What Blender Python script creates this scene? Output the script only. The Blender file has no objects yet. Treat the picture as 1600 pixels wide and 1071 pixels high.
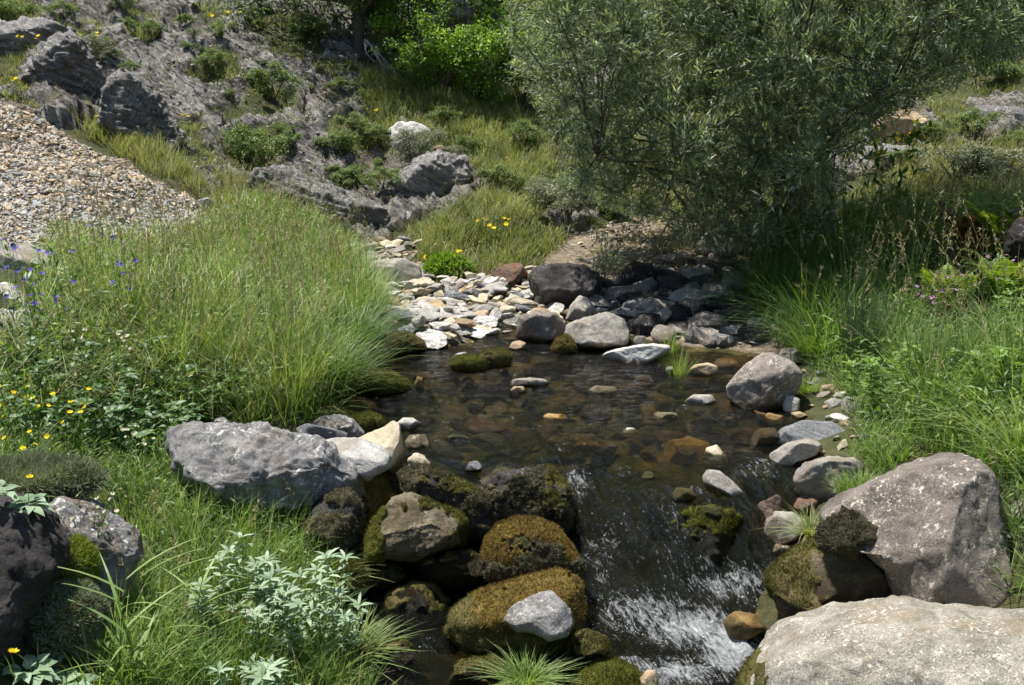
import bpy, bmesh, math, random
import numpy as np
from math import radians, sin, cos, tan, pi
from mathutils import Vector

# ------------------------------------------------------------ camera, sky, sun
scene = bpy.context.scene
COL = scene.collection
CZ = 1.8
PITCH = radians(15.0)
HF = tan(radians(25.0))
FPX = 800.0 / HF
cam_data = bpy.data.cameras.new('camera')
cam = bpy.data.objects.new('camera', cam_data)
COL.objects.link(cam)
cam.location = (0, 0, CZ)
cam.rotation_euler = (pi / 2 - PITCH, 0, 0)
cam_data.sensor_width = 36
cam_data.lens = 18 / HF
cam_data.clip_start = 0.05
cam_data.clip_end = 500
scene.camera = cam

SUN_EL, SUN_AZ = radians(71), radians(-58)      # azimuth measured from +Y towards +X
sdir = Vector((cos(SUN_EL) * sin(SUN_AZ), cos(SUN_EL) * cos(SUN_AZ), sin(SUN_EL)))
world = bpy.data.worlds.new("World")
scene.world = world
world.use_nodes = True
wn = world.node_tree
bg = wn.nodes['Background']
sky = wn.nodes.new('ShaderNodeTexSky')
sky.sky_type = 'NISHITA'
sky.sun_disc = False
sky.sun_elevation = SUN_EL
sky.sun_rotation = SUN_AZ
wn.links.new(sky.outputs[0], bg.inputs[0])
bg.inputs[1].default_value = 0.085
sl = bpy.data.lights.new('sun', 'SUN')
sl.energy = 5.0
sl.angle = radians(0.53)
sl.color = (1.0, 0.955, 0.88)
sun = bpy.data.objects.new('sun', sl)
COL.objects.link(sun)
sun.rotation_euler = sdir.to_track_quat('Z', 'Y').to_euler()
vs = scene.view_settings
vs.view_transform = 'Standard'
vs.look = 'None'
vs.exposure = 0.6
vs.gamma = 1.0
vs.use_curve_mapping = False
scene.cycles.use_denoising = True
scene.cycles.max_bounces = 6
scene.cycles.diffuse_bounces = 3
scene.cycles.glossy_bounces = 2
scene.cycles.transparent_max_bounces = 8
scene.cycles.use_adaptive_sampling = True
scene.cycles.adaptive_threshold = 0.03
scene.cycles.caustics_reflective = False
scene.cycles.caustics_refractive = False

# ------------------------------------------------------------ projection helpers (photo pixels, 1600 x 1071)
CP, SP = cos(PITCH), sin(PITCH)

def ray(px, py):
    a = (px - 800.0) / FPX
    b = -(py - 535.5) / FPX
    return np.array([a, CP + b * SP, -SP + b * CP])

def at(px, py, Y):
    d = ray(px, py)
    return np.array([0, 0, CZ]) + d * (Y / d[1])

def atz(px, py, z):
    d = ray(px, py)
    return np.array([0, 0, CZ]) + d * ((z - CZ) / d[2])

def proj(P):
    x, y, z = P[:, 0], P[:, 1], P[:, 2] - CZ
    depth = y * CP - z * SP
    up = y * SP + z * CP
    dd = np.where(depth < 0.05, 0.05, depth)
    px = 800 + FPX * x / dd
    py = 535.5 - FPX * up / dd
    px = np.where(depth < 0.3, -9999, px)
    return px, py

def pip(poly, px, py):
    inside = np.zeros(px.shape, bool)
    n = len(poly)
    for i in range(n):
        x1, y1 = poly[i]
        x2, y2 = poly[(i + 1) % n]
        c = ((y1 > py) != (y2 > py))
        if y1 == y2:
            continue
        xi = (x2 - x1) * (py - y1) / (y2 - y1) + x1
        inside ^= c & (px < xi)
    return inside

# ------------------------------------------------------------ noise
_r = np.random.RandomState(7)
_perm = _r.permutation(4096)
_grad = _r.normal(size=(4096, 3))
_grad /= np.linalg.norm(_grad, axis=1)[:, None]

def _h(ix, iy, iz):
    return _perm[(_perm[(_perm[ix & 4095] + iy) & 4095] + iz) & 4095]

def pn(P):
    """gradient noise, about -1..1"""
    P = np.asarray(P, float)
    I = np.floor(P).astype(np.int64)
    f = P - I
    u = f * f * f * (f * (f * 6 - 15) + 10)
    out = 0
    for dx in (0, 1):
        wx = u[:, 0] if dx else 1 - u[:, 0]
        for dy in (0, 1):
            wy = u[:, 1] if dy else 1 - u[:, 1]
            for dz in (0, 1):
                wz = u[:, 2] if dz else 1 - u[:, 2]
                g = _grad[_h(I[:, 0] + dx, I[:, 1] + dy, I[:, 2] + dz)]
                dot = g[:, 0] * (f[:, 0] - dx) + g[:, 1] * (f[:, 1] - dy) + g[:, 2] * (f[:, 2] - dz)
                out = out + wx * wy * wz * dot
    return out * 1.6

def fbm(P, octv=4, lac=2.1, gain=0.5):
    P = np.asarray(P, float)
    s, a = 0, 1.0
    for k in range(octv):
        s = s + a * pn(P + 17.3 * k)
        P = P * lac
        a *= gain
    return s

def ridged(P, octv=3):
    P = np.asarray(P, float)
    s, a = 0, 1.0
    for k in range(octv):
        s = s + a * (1 - 2 * np.abs(pn(P + 9.1 * k)))
        P = P * 2.1
        a *= 0.5
    return s

def smooth(a, b, x):
    t = np.clip((x - a) / (b - a), 0, 1)
    return t * t * (3 - 2 * t)

# ------------------------------------------------------------ mesh helpers
def mesh_from(name, V, F, mats=None, attrs=None, smooth_shade=True, fm=None):
    """V (n,3); F: array (m,k) or list of such arrays."""
    if isinstance(F, np.ndarray):
        F = [F]
    F = [f for f in F if len(f)]
    me = bpy.data.meshes.new(name)
    V = np.ascontiguousarray(V, dtype=np.float32)
    me.vertices.add(len(V))
    me.vertices.foreach_set('co', V.ravel())
    nl = sum(f.size for f in F)
    nf = sum(len(f) for f in F)
    me.loops.add(nl)
    me.polygons.add(nf)
    idx = np.concatenate([f.ravel() for f in F]).astype(np.int32)
    tot = np.concatenate([np.full(len(f), f.shape[1]) for f in F]).astype(np.int32)
    st = np.concatenate([[0], np.cumsum(tot)[:-1]]).astype(np.int32)
    me.loops.foreach_set('vertex_index', idx)
    me.polygons.foreach_set('loop_start', st)
    me.polygons.foreach_set('loop_total', tot)
    me.polygons.foreach_set('use_smooth', np.full(nf, smooth_shade, dtype=bool))
    if fm is not None:
        me.polygons.foreach_set('material_index', np.asarray(fm, dtype=np.int32))
    me.update(calc_edges=True)
    for k, a in (attrs or {}).items():
        a = np.asarray(a, dtype=np.float32)
        if a.ndim == 1:
            at_ = me.attributes.new(k, 'FLOAT', 'POINT')
            at_.data.foreach_set('value', a)
        else:
            at_ = me.attributes.new(k, 'FLOAT_VECTOR', 'POINT')
            at_.data.foreach_set('vector', np.ascontiguousarray(a).ravel())
    for m in (mats or []):
        me.materials.append(m)
    return me

def link(name, me, parent=None, loc=None):
    o = bpy.data.objects.new(name, me)
    COL.objects.link(o)
    if parent is not None:
        o.parent = parent
    if loc is not None:
        o.location = loc
    return o

def empty(name, loc):
    return link(name, None, None, tuple(float(c) for c in loc))

def tag(o, label=None, cat=None, group=None, kind=None):
    if label: o['label'] = label
    if cat: o['category'] = cat
    if group: o['group'] = group
    if kind: o['kind'] = kind
    return o

class Acc:
    """collects geometry for ONE mesh"""
    def __init__(s):
        s.V, s.F, s.T, s.n, s.M = [], {}, [], 0, {}
    def add(s, V, F, t=0.5, m=0):
        V = np.asarray(V, float)
        s.V.append(V)
        t = np.full(len(V), t, float) if np.isscalar(t) else np.asarray(t, float)
        s.T.append(t)
        for f in (F if isinstance(F, list) else [F]):
            if len(f):
                s.F.setdefault(f.shape[1], []).append(f + s.n)
                s.M.setdefault(f.shape[1], []).append(np.full(len(f), m))
        s.n += len(V)
    def build(s, name, mats, parent=None, loc=None, sm=True):
        if not isinstance(mats, (list, tuple)):
            mats = [mats]
        V = np.concatenate(s.V)
        if loc is not None:
            V = V - np.asarray(loc)
        keys = sorted(s.F)
        F = [np.concatenate(s.F[k]) for k in keys]
        M = np.concatenate([np.concatenate(s.M[k]) for k in keys])
        me = mesh_from(name, V, F, mats, {'tint': np.concatenate(s.T)}, sm, M)
        return link(name, me, parent, loc if parent is None else None)

# ------------------------------------------------------------ materials
def nt(name):
    m = bpy.data.materials.new(name)
    m.use_nodes = True
    t = m.node_tree
    for n in list(t.nodes):
        t.nodes.remove(n)
    out = t.nodes.new('ShaderNodeOutputMaterial')
    def N(ty, **kw):
        n = t.nodes.new(ty)
        for k, v in kw.items():
            if k.startswith('i_'):
                n.inputs[k[2:].replace('_', ' ')].default_value = v
            else:
                setattr(n, k, v)
        return n
    L = lambda a, b: t.links.new(a, b)
    return m, t, out, N, L

def ramp(N, stops, interp='LINEAR'):
    r = N('ShaderNodeValToRGB')
    r.color_ramp.interpolation = interp
    el = r.color_ramp.elements
    while len(el) < len(stops):
        el.new(0.5)
    for e, (p, c) in zip(el, stops):
        e.position = p
        if not isinstance(c, (tuple, list)):
            c = (c, c, c)
        e.color = (*c, 1)
    return r

def mix(N, L, fac, a, b, mode='MIX'):
    m = N('ShaderNodeMix', data_type='RGBA', blend_type=mode)
    for k, v in ((0, fac), (6, a), (7, b)):
        sock = m.inputs[k]
        if hasattr(v, 'links'):
            L(v, sock)
        elif isinstance(v, (int, float)):
            sock.default_value = v if k == 0 else (v, v, v, 1)
        else:
            sock.default_value = (*v, 1)
    return m.outputs[2]

def noise(N, L, vec, scale, detail=4, rough=0.55, dist=0.0, out='Fac'):
    n = N('ShaderNodeTexNoise')
    n.inputs['Scale'].default_value = scale
    n.inputs['Detail'].default_value = detail
    n.inputs['Roughness'].default_value = rough
    n.inputs['Distortion'].default_value = dist
    if vec is not None:
        L(vec, n.inputs['Vector'])
    return n.outputs[out]

def mathn(N, L, op, a, b=None, c=None):
    m = N('ShaderNodeMath', operation=op)
    for i, v in enumerate((a, b, c)):
        if v is None:
            continue
        if hasattr(v, 'links'):
            L(v, m.inputs[i])
        else:
            m.inputs[i].default_value = v
    return m.outputs[0]

def rock_mat(name, dark, mid, light, lichen=(0.62, 0.62, 0.58), lich=0.5, scale=1.0, strata=0.0, bump=0.6,
             stain=None, wet=True, gloss=0.75, speck=0.3):
    """weathered stone: three tones, cracks, lichen spots, damp band from the 'wet' attribute"""
    m, t, out, N, L = nt(name)
    tc = N('ShaderNodeTexCoord')
    oi = N('ShaderNodeObjectInfo')
    add = N('ShaderNodeVectorMath', operation='ADD')
    sc = N('ShaderNodeVectorMath', operation='SCALE')
    sc.inputs['Scale'].default_value = 7.0
    L(oi.outputs['Random'], sc.inputs[0])
    L(tc.outputs['Object'], add.inputs[0])
    L(sc.outputs[0], add.inputs[1])
    v = add.outputs[0]
    mp0 = N('ShaderNodeMapping')
    L(v, mp0.inputs[0])
    mp0.inputs['Rotation'].default_value = (0.2, -0.45, 0.2)
    mp = N('ShaderNodeMapping')
    L(mp0.outputs[0], mp.inputs[0])
    mp.inputs['Scale'].default_value = (1, 1, 1 + 5 * strata)
    n1 = noise(N, L, mp.outputs[0], 5 * scale, 9, 0.65, 0.4)
    col = ramp(N, [(0.30, dark), (0.5, mid), (0.72, light)])
    L(n1, col.inputs[0])
    c = col.outputs[0]
    # fine mineral grain
    n2 = noise(N, L, v, 90 * scale, 4, 0.7)
    gr = ramp(N, [(0.32, 0.45), (0.5, 1.0), (0.68, 1.5)])
    L(n2, gr.inputs[0])
    c = mix(N, L, speck * 2.2 if speck < .45 else 1.0, c, gr.outputs[0], 'MULTIPLY')
    # per stone brightness
    br = ramp(N, [(0.0, 0.72), (1.0, 1.22)])
    L(oi.outputs['Random'], br.inputs[0])
    c = mix(N, L, 1.0, c, br.outputs[0], 'MULTIPLY')
    if stain:
        n5 = noise(N, L, v, 3.2 * scale, 5, 0.6, 0.8)
        st = ramp(N, [(0.52, 0.0), (0.66, 1.0)])
        L(n5, st.inputs[0])
        c = mix(N, L, mathn(N, L, 'MULTIPLY', st.outputs[0], 0.75), c, stain)
    if lich > 0:
        vo = N('ShaderNodeTexVoronoi')
        vo.inputs['Scale'].default_value = 17 * scale
        n3 = noise(N, L, v, 26 * scale, 4, 0.7)
        wv = N('ShaderNodeVectorMath', operation='ADD')
        sv = N('ShaderNodeVectorMath', operation='SCALE')
        sv.inputs['Scale'].default_value = 0.10 / scale
        L(n3, sv.inputs[0])
        L(v, wv.inputs[0]); L(sv.outputs[0], wv.inputs[1])
        L(wv.outputs[0], vo.inputs['Vector'])
        d = ramp(N, [(0.16, 1.0), (0.24, 0.0)])
        L(vo.outputs['Distance'], d.inputs[0])
        n4 = noise(N, L, v, 4.1 * scale, 3, 0.6)
        g = ramp(N, [(0.62 - 0.22 * lich, 0.0), (0.70 - 0.2 * lich, 1.0)])
        L(n4, g.inputs[0])
        f = mathn(N, L, 'MULTIPLY', d.outputs[0], g.outputs[0])
        n6 = noise(N, L, v, 45 * scale, 4, 0.75)
        g2 = ramp(N, [(0.56, 0.0), (0.62, 1.0)])
        L(n6, g2.inputs[0])
        f2 = mathn(N, L, 'MULTIPLY', g2.outputs[0], mathn(N, L, 'MULTIPLY', g.outputs[0], 0.7))
        f = mathn(N, L, 'MAXIMUM', f, f2)
        c = mix(N, L, f, c, lichen)
    # cracks
    vc = N('ShaderNodeTexVoronoi', feature='DISTANCE_TO_EDGE')
    vc.inputs['Scale'].default_value = 3.0 * scale
    nd = noise(N, L, mp.outputs[0], 4 * scale, 5, 0.65, out='Color')
    ad = N('ShaderNodeVectorMath', operation='ADD')
    L(mp.outputs[0], ad.inputs[0]); L(nd, ad.inputs[1])
    L(ad.outputs[0], vc.inputs['Vector'])
    cr = ramp(N, [(0.0, 0.0), (0.022, 1.0)])
    L(vc.outputs['Distance'], cr.inputs[0])
    c = mix(N, L, mathn(N, L, 'MULTIPLY', mathn(N, L, 'SUBTRACT', 1.0, cr.outputs[0]), 0.22), c, tuple(x * 0.35 for x in dark))
    rough = 0.9
    b = N('ShaderNodeBsdfPrincipled')
    if wet:
        a = N('ShaderNodeAttribute', attribute_name='wet')
        c = mix(N, L, a.outputs['Fac'], c, mix(N, L, 1.0, c, (0.30, 0.24, 0.16), 'MULTIPLY'))
        rr = N('ShaderNodeMapRange')
        L(a.outputs['Fac'], rr.inputs[0])
        rr.inputs[3].default_value = 0.9
        rr.inputs[4].default_value = 0.28
        L(rr.outputs[0], b.inputs['Roughness'])
    else:
        b.inputs['Roughness'].default_value = rough
    b.inputs['Specular IOR Level'].default_value = 0.35
    L(c, b.inputs['Base Color'])
    h1 = noise(N, L, mp.outputs[0], 14 * scale, 10, 0.72, 0.2)
    hh = mathn(N, L, 'ADD', mathn(N, L, 'MULTIPLY', h1, 1.0), mathn(N, L, 'MULTIPLY', cr.outputs[0], 0.10))
    hh = mathn(N, L, 'ADD', hh, mathn(N, L, 'MULTIPLY', n2, 0.12))
    bp = N('ShaderNodeBump')
    bp.inputs['Strength'].default_value = bump
    bp.inputs['Distance'].default_value = 0.055 / scale
    L(hh, bp.inputs['Height'])
    L(bp.outputs[0], b.inputs['Normal'])
    L(b.outputs[0], out.inputs[0])
    return m

def leaf_mat(name, stops, trans=0.35, gloss=0.12, rough=0.55, var=0.25):
    """foliage: colour by the 'tint' attribute, light comes through the blade"""
    m, t, out, N, L = nt(name)
    a = N('ShaderNodeAttribute', attribute_name='tint')
    r = ramp(N, stops)
    L(a.outputs['Fac'], r.inputs[0])
    tc = N('ShaderNodeTexCoord')
    n = noise(N, L, tc.outputs['Object'], 2.3, 3, 0.6)
    br = ramp(N, [(0.3, 1 - var), (0.7, 1 + var)])
    L(n, br.inputs[0])
    c = mix(N, L, 1.0, r.outputs[0], br.outputs[0], 'MULTIPLY')
    d = N('ShaderNodeBsdfDiffuse')
    tr = N('ShaderNodeBsdfTranslucent')
    g = N('ShaderNodeBsdfGlossy')
    g.inputs['Roughness'].default_value = rough
    g.inputs['Color'].default_value = (0.8, 0.85, 0.8, 1)
    L(c, d.inputs[0])
    tcol = mix(N, L, 1.0, c, (1.25, 1.35, 0.55), 'MULTIPLY')
    L(tcol, tr.inputs[0])
    m1 = N('ShaderNodeMixShader'); m1.inputs[0].default_value = trans
    L(d.outputs[0], m1.inputs[1]); L(tr.outputs[0], m1.inputs[2])
    m2 = N('ShaderNodeMixShader')
    fr = N('ShaderNodeLayerWeight'); fr.inputs[0].default_value = 0.25
    L(mathn(N, L, 'MULTIPLY_ADD', fr.outputs['Fresnel'], gloss * .5, gloss * 0.12), m2.inputs[0])
    L(m1.outputs[0], m2.inputs[1]); L(g.outputs[0], m2.inputs[2])
    L(m2.outputs[0], out.inputs[0])
    return m

def plain(name, col, rough=0.8, var=0.2, scale=20, bump=0.0):
    m, t, out, N, L = nt(name)
    tc = N('ShaderNodeTexCoord')
    n = noise(N, L, tc.outputs['Object'], scale, 5, 0.6)
    r = ramp(N, [(0.3, tuple(x * (1 - var) for x in col)), (0.7, tuple(min(1, x * (1 + var)) for x in col))])
    L(n, r.inputs[0])
    b = N('ShaderNodeBsdfPrincipled')
    b.inputs['Roughness'].default_value = rough
    L(r.outputs[0], b.inputs['Base Color'])
    if bump:
        bp = N('ShaderNodeBump'); bp.inputs['Strength'].default_value = bump; bp.inputs['Distance'].default_value = 0.01
        L(n, bp.inputs['Height']); L(bp.outputs[0], b.inputs['Normal'])
    L(b.outputs[0], out.inputs[0])
    return m

def moss_mat(name, a, b_, c_):
    m, t, out, N, L = nt(name)
    tc = N('ShaderNodeTexCoord')
    n = noise(N, L, tc.outputs['Object'], 9, 5, 0.65)
    n2 = noise(N, L, tc.outputs['Object'], 120, 4, 0.7)
    r = ramp(N, [(0.32, a), (0.5, b_), (0.68, c_)])
    L(n, r.inputs[0])
    g = ramp(N, [(0.3, 0.45), (0.7, 1.45)])
    L(n2, g.inputs[0])
    c = mix(N, L, 1.0, r.outputs[0], g.outputs[0], 'MULTIPLY')
    b = N('ShaderNodeBsdfPrincipled')
    b.inputs['Roughness'].default_value = 0.95
    b.inputs['Specular IOR Level'].default_value = 0.15
    L(c, b.inputs['Base Color'])
    bp = N('ShaderNodeBump'); bp.inputs['Strength'].default_value = 1.0; bp.inputs['Distance'].default_value = 0.012
    n3 = noise(N, L, tc.outputs['Object'], 55, 6, 0.75)
    L(n3, bp.inputs['Height']); L(bp.outputs[0], b.inputs['Normal'])
    L(b.outputs[0], out.inputs[0])
    return m

# ------------------------------------------------------------ the shape of the land
def rbf_fit(C, z, eps=0.25):
    D = np.sqrt(((C[:, None] - C[None]) ** 2).sum(-1) + eps ** 2)
    n = len(C)
    A = np.zeros((n + 3, n + 3))
    A[:n, :n] = D - np.eye(n) * 0.02
    A[:n, n:] = np.c_[np.ones(n), C]
    A[n:, :n] = A[:n, n:].T
    w = np.linalg.solve(A, np.r_[z, 0, 0, 0])
    def f(x, y):
        x = np.asarray(x, float); y = np.asarray(y, float)
        s = w[n] + w[n + 1] * x + w[n + 2] * y
        for i in range(n):
            s = s + w[i] * np.sqrt((x - C[i, 0]) ** 2 + (y - C[i, 1]) ** 2 + eps ** 2)
        return s
    return f

GZ = [  # (px, py, z): shore, bed and banks
    (560,600,-.1),(600,650,-.15),(700,600,-.2),(800,562,-.12),(900,600,-.2),(1000,600,-.17),(1080,590,-.09),(1130,575,-.06),
    (700,690,-.2),(850,690,-.18),(1000,690,-.15),(1100,660,-.12),(1150,700,-.09),(1190,655,-.05),(770,640,-.18),(920,650,-.18),
    (620,538,.03),(700,536,.03),(800,530,.03),(900,545,.02),(980,555,.01),(1090,545,.02),(1180,543,.03),(1270,600,.05),(1300,650,.05),(1260,712,.04),
    (600,560,.05),(540,590,.08),(505,640,.1),(880,740,-.14),(1000,750,-.12),(1100,750,-.11),(1170,770,-.1),
    (900,790,-.22),(1000,830,-.26),(1080,860,-.33),(1000,920,-.42),(1100,960,-.46),(1050,1050,-.54),(1200,930,-.42),(1150,1030,-.52),(920,960,-.46),
    (1130,830,-.18),(1200,850,-.2),(1250,860,-.1),(1310,800,.03),(1350,900,-.1),
    (620,900,-.40),(720,900,-.42),(650,1000,-.47),(800,1050,-.5),(575,960,-.38),
    (700,765,-.1),(800,775,-.1),(650,850,-.38),(750,860,-.40),(850,900,-.42),
    (520,830,-.2),(500,900,-.2),(460,960,-.18),(535,1040,-.34),(350,1000,-.1),(300,850,0.),(200,950,0.02),(150,800,.12),(60,900,.2),(0,1000,.25),(0,800,.3),
    (250,720,.05),(100,700,.12),(300,640,.1),(450,640,.08),(400,560,.2),(490,540,.15),(200,560,.28),(50,560,.36),(350,460,.22),(500,440,.13),(555,480,.06),(100,450,.42),(0,500,.45),
    (560,420,.05),(620,480,.03),(700,440,.04),(800,470,.04),(750,510,.02),(900,470,.05),(1000,450,.08),(1100,430,.10),(1200,450,.12),(1150,500,.05),(1000,510,.04),
]
GY = [  # (px, py, Y): banks and hillside
    (520,392,9.2),(600,385,9.7),(650,372,10.0),(700,405,9.1),(850,400,9.3),(700,335,9.8),(830,340,10.0),(770,370,9.5),
    (300,380,8.2),(150,385,7.8),(0,392,7.2),(0,285,8.5),(150,285,8.8),(250,300,9.0),(0,170,9.9),(100,215,9.8),(200,262,9.4),
    (150,165,11.0),(255,232,10.5),(335,285,10.1),(90,120,11.3),(0,60,12),(0,0,13),(200,100,12.2),(300,200,11.4),(400,260,10.9),
    (300,60,13.2),(400,130,12.6),(500,230,11.6),(520,300,10.8),(600,320,10.5),(550,150,13),(450,30,14.5),(600,60,14.8),(300,0,14.5),
    (650,210,12.2),(700,140,13.6),(750,260,11.5),(700,0,16.5),(850,200,12.8),(850,300,10.9),(950,350,10.1),(1050,340,10.4),(1100,250,12.3),
    (1000,100,16),(1200,150,15),(1400,240,12.0),(1400,180,13.0),(1500,250,11.5),(1450,100,16),(1600,200,13),(1550,150,14.5),(1600,260,11),
    (1200,390,8.9),(1300,370,9.0),(1400,360,8.6),(1500,370,8.0),(1600,370,7.6),
    (1300,470,7.2),(1300,530,6.3),(1400,520,6.2),(1500,470,6.6),(1600,470,6.0),(1350,630,5.25),(1450,620,4.95),(1600,610,4.7),(1400,710,4.35),(1500,710,4.2),(1600,730,3.85),(1590,880,3.4),
]
GW = [(-2.2,1.5,.3),(-.9,1.6,.05),(0,1.6,-.35),(0,0,.2),(1.6,1.5,.1),(-3,0,.35),(3,0,.3),(3,2.5,.35),(-3,3.5,.6),
      (-10,20,8.2),(0,23,7.5),(10,23,8),(-15,12,5.5),(15,14,4.6),(-10,6,2.4),(10,6,1.3),(0,35,16),(-20,30,15),(20,30,15),(-22,12,9),(22,6,6),
      (-8,0,1.6),(7,0,.8),(5,17.5,2.6),(-5,16.5,4.2),(0,18,3.9),(40,40,25),(-40,40,25),(-40,0,12),(40,0,10),(0,-10,.6),(-30,-12,5),(30,-12,4)]
pts = [atz(*g) for g in GZ] + [at(*g) for g in GY] + [np.array(g, float) for g in GW]
pts = np.array(pts)
land = rbf_fit(pts[:, :2], pts[:, 2])

# hillside patches of plants, as seen from the path: (cx, cy, rx, ry)
VEG = [(335,112,55,26),(420,160,75,34),(190,232,95,26),(300,215,40,34),(395,240,62,36),(20,22,45,30),(18,120,40,50),(470,45,85,45),
       (535,225,45,38),(600,120,60,60),(520,110,60,30),(330,20,40,18),(440,80,50,16),(300,265,60,30),(150,85,38,26),(560,275,50,20),(115,40,50,14),
       (240,160,30,30),(590,200,30,40),(230,60,30,20),(440,280,40,14),(200,20,40,14),(490,330,50,14),(350,175,40,16)]

def hill_masks(P):
    """rock 0..1 and loose-stone 0..1 for points of the ground"""
    px, py = proj(P)
    j = fbm(np.c_[P[:, 0] * 1.6, P[:, 1] * 1.6, P[:, 2] * 1.6], 3) * 26
    j2 = fbm(np.c_[P[:, 1] * 1.6 + 50, P[:, 0] * 1.6, P[:, 2] * 1.6], 3) * 26
    inview = (px > -400) & (px < 2000) & (py > -60) & (py < 1200) & (P[:, 1] > 1)
    qx, qy = px + j, py + j2
    rock = pip([(-400,-60),(-400,165),(0,172),(150,205),(280,270),(340,300),(400,330),(560,372),(625,368),(655,320),(650,250),(590,180),(560,90),(560,-60)], qx, qy).astype(float)
    for cx, cy, rx, ry in VEG:
        e = ((qx - cx) / rx) ** 2 + ((qy - cy) / ry) ** 2
        rock = np.minimum(rock, smooth(0.35, 0.85, e))
    for cx, cy, rx, ry in [(690,290,60,60),(640,215,35,28),(1395,190,60,30),(1330,260,90,26),(1560,175,60,30),(560,30,60,50),(720,10,70,30),(640,30,40,40),(900,120,80,60),(1540,225,50,20),(900,330,40,22)]:
        e = ((qx - cx) / rx) ** 2 + ((qy - cy) / ry) ** 2
        rock = np.maximum(rock, 1 - smooth(0.7, 1.2, e))
    far = fbm(P * 0.35 + 5, 4)
    rock = np.where(inview, rock, smooth(-.1, .2, far) * (P[:, 2] > 1.0))
    scree = pip([(-500,150),(0,160),(60,178),(160,240),(330,318),(320,345),(210,395),(110,400),(0,380),(-500,420)], px + j * .35, py + j2 * .35).astype(float)
    sand = pip([(500,380),(640,372),(660,420),(700,445),(830,440),(880,370),(1000,335),(1200,350),(1240,420),(1260,560),(1150,560),(900,560),(600,560),(560,450)], px + j * .3, py + j2 * .3).astype(float)
    return rock * (1 - scree), scree, sand

def wz_level(x, y):
    return water_f(x, y)

WZ = [(560,600,0),(500,560,0),(700,545,0),(900,545,0),(1200,545,0),(1300,600,0),(700,620,0),(900,620,0),(1100,620,0),(1250,680,0),(620,700,0),(760,700,0),
      (700,745,0),(800,752,0),(880,735,0),(990,718,0),(1000,758,-.035),(935,762,-.05),(1080,735,-.005),(1150,765,-.02),(1230,765,-.02),(1290,760,-.03),(1120,800,-.09),
      (900,795,-.12),(960,795,-.09),(1030,800,-.09),(1190,820,-.12),(1240,830,-.16),(900,850,-.24),(1000,870,-.24),(1100,880,-.24),(1200,880,-.24),
      (950,930,-.34),(1050,950,-.36),(1150,950,-.36),(1250,940,-.34),(1000,1040,-.42),(1130,1050,-.44),(880,1010,-.38),(1350,960,-.34),
      (640,860,-.28),(720,850,-.30),(560,900,-.28),(640,950,-.32),(750,960,-.35),(600,1050,-.36),(750,1065,-.40),(860,850,-.25),(500,850,-.26)]
wp = np.array([atz(*g) for g in WZ] + [[-3,8.5,0.],[3,8.5,0.],[-3,6,0.],[3,6,0.],[0,2,-.5],[-2,2,-.42],[2,2,-.46],[3,4.6,0.],[-3,4.6,0.],[3,3,-.4],[-3,3,-.36]])
water_f = rbf_fit(wp[:, :2], wp[:, 2], 0.16)

def axis(segs):
    out = []
    for a, b, n in segs:
        out.append(np.linspace(a, b, n, endpoint=False))
    return np.r_[np.concatenate(out), segs[-1][1]]

gx = axis([(-60,-14,50),(-14,-6,180),(-6,6,640),(6,9,90),(9,60,60)])
gy = axis([(-14,2,50),(2,6,230),(6,15,460),(15,20,90),(20,60,60)])
GX, GYY = np.meshgrid(gx, gy)
fx, fy = GX.ravel(), GYY.ravel()
fz = land(fx, fy)
P0 = np.c_[fx, fy, fz]
rockm, screem, sandm = hill_masks(P0)
# bedding of the hillside rock, dipping down to the right, steps and hollows
bedn = np.array([0.50, -0.18, 0.85])
sc_ = P0 @ bedn
along = np.c_[P0 @ np.array([.8, .35, -.4]) * 0.9, P0 @ np.array([.1, 1., .1]) * 0.9, sc_ * 4.2]
st_ = ridged(along + 0.35 * fbm(P0 * 1.2, 2)[:, None], 4)
big = fbm(P0 * 0.9, 3)
fine = fbm(P0 * 6.0, 4)
hillf = smooth(8.5, 10.5, fy + 0.35 * np.abs(fx))
ub = sc_ * 3.0 + 0.55 * fbm(P0 * 0.8 + 3, 3)
uc = sc_ * 9.0 + 0.9 * fbm(P0 * 1.9 + 7, 3)
terr = ((ub % 1.0) ** 1.6 - .4) * 0.17 * smooth(-.5, .3, fbm(P0 * 0.7 + 20, 2)) + ((uc % 1.0) - .5) * 0.055
fz = fz + rockm * hillf * (terr + 0.05 * (st_ - .3) + 0.10 * big + 0.045 * fine + 0.02 * fbm(P0 * 16, 2))
fz = fz + (1 - rockm) * (0.03 * fbm(P0 * 2.2, 3) * (0.4 + hillf) + 0.05 * hillf * big)
fz = fz + screem * 0.02 * fbm(P0 * 9, 3)
lev = water_f(np.clip(fx, -4, 4), np.clip(fy, 1.5, 9))
instream = (np.abs(fx) < 4) & (fy < 9) & (fz < lev + .02)
fz = np.where(instream, fz + 0.018 * fbm(P0 * 7, 4), fz)
GZZ = fz.reshape(GX.shape)

def H(x, y):
    x = np.asarray(x, float); y = np.asarray(y, float)
    i = np.clip(np.searchsorted(gx, x) - 1, 0, len(gx) - 2)
    j = np.clip(np.searchsorted(gy, y) - 1, 0, len(gy) - 2)
    u = (x - gx[i]) / (gx[i + 1] - gx[i]); v = (y - gy[j]) / (gy[j + 1] - gy[j])
    u = np.clip(u, 0, 1); v = np.clip(v, 0, 1)
    return (GZZ[j, i] * (1 - u) * (1 - v) + GZZ[j, i + 1] * u * (1 - v) + GZZ[j + 1, i] * (1 - u) * v + GZZ[j + 1, i + 1] * u * v)

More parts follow.
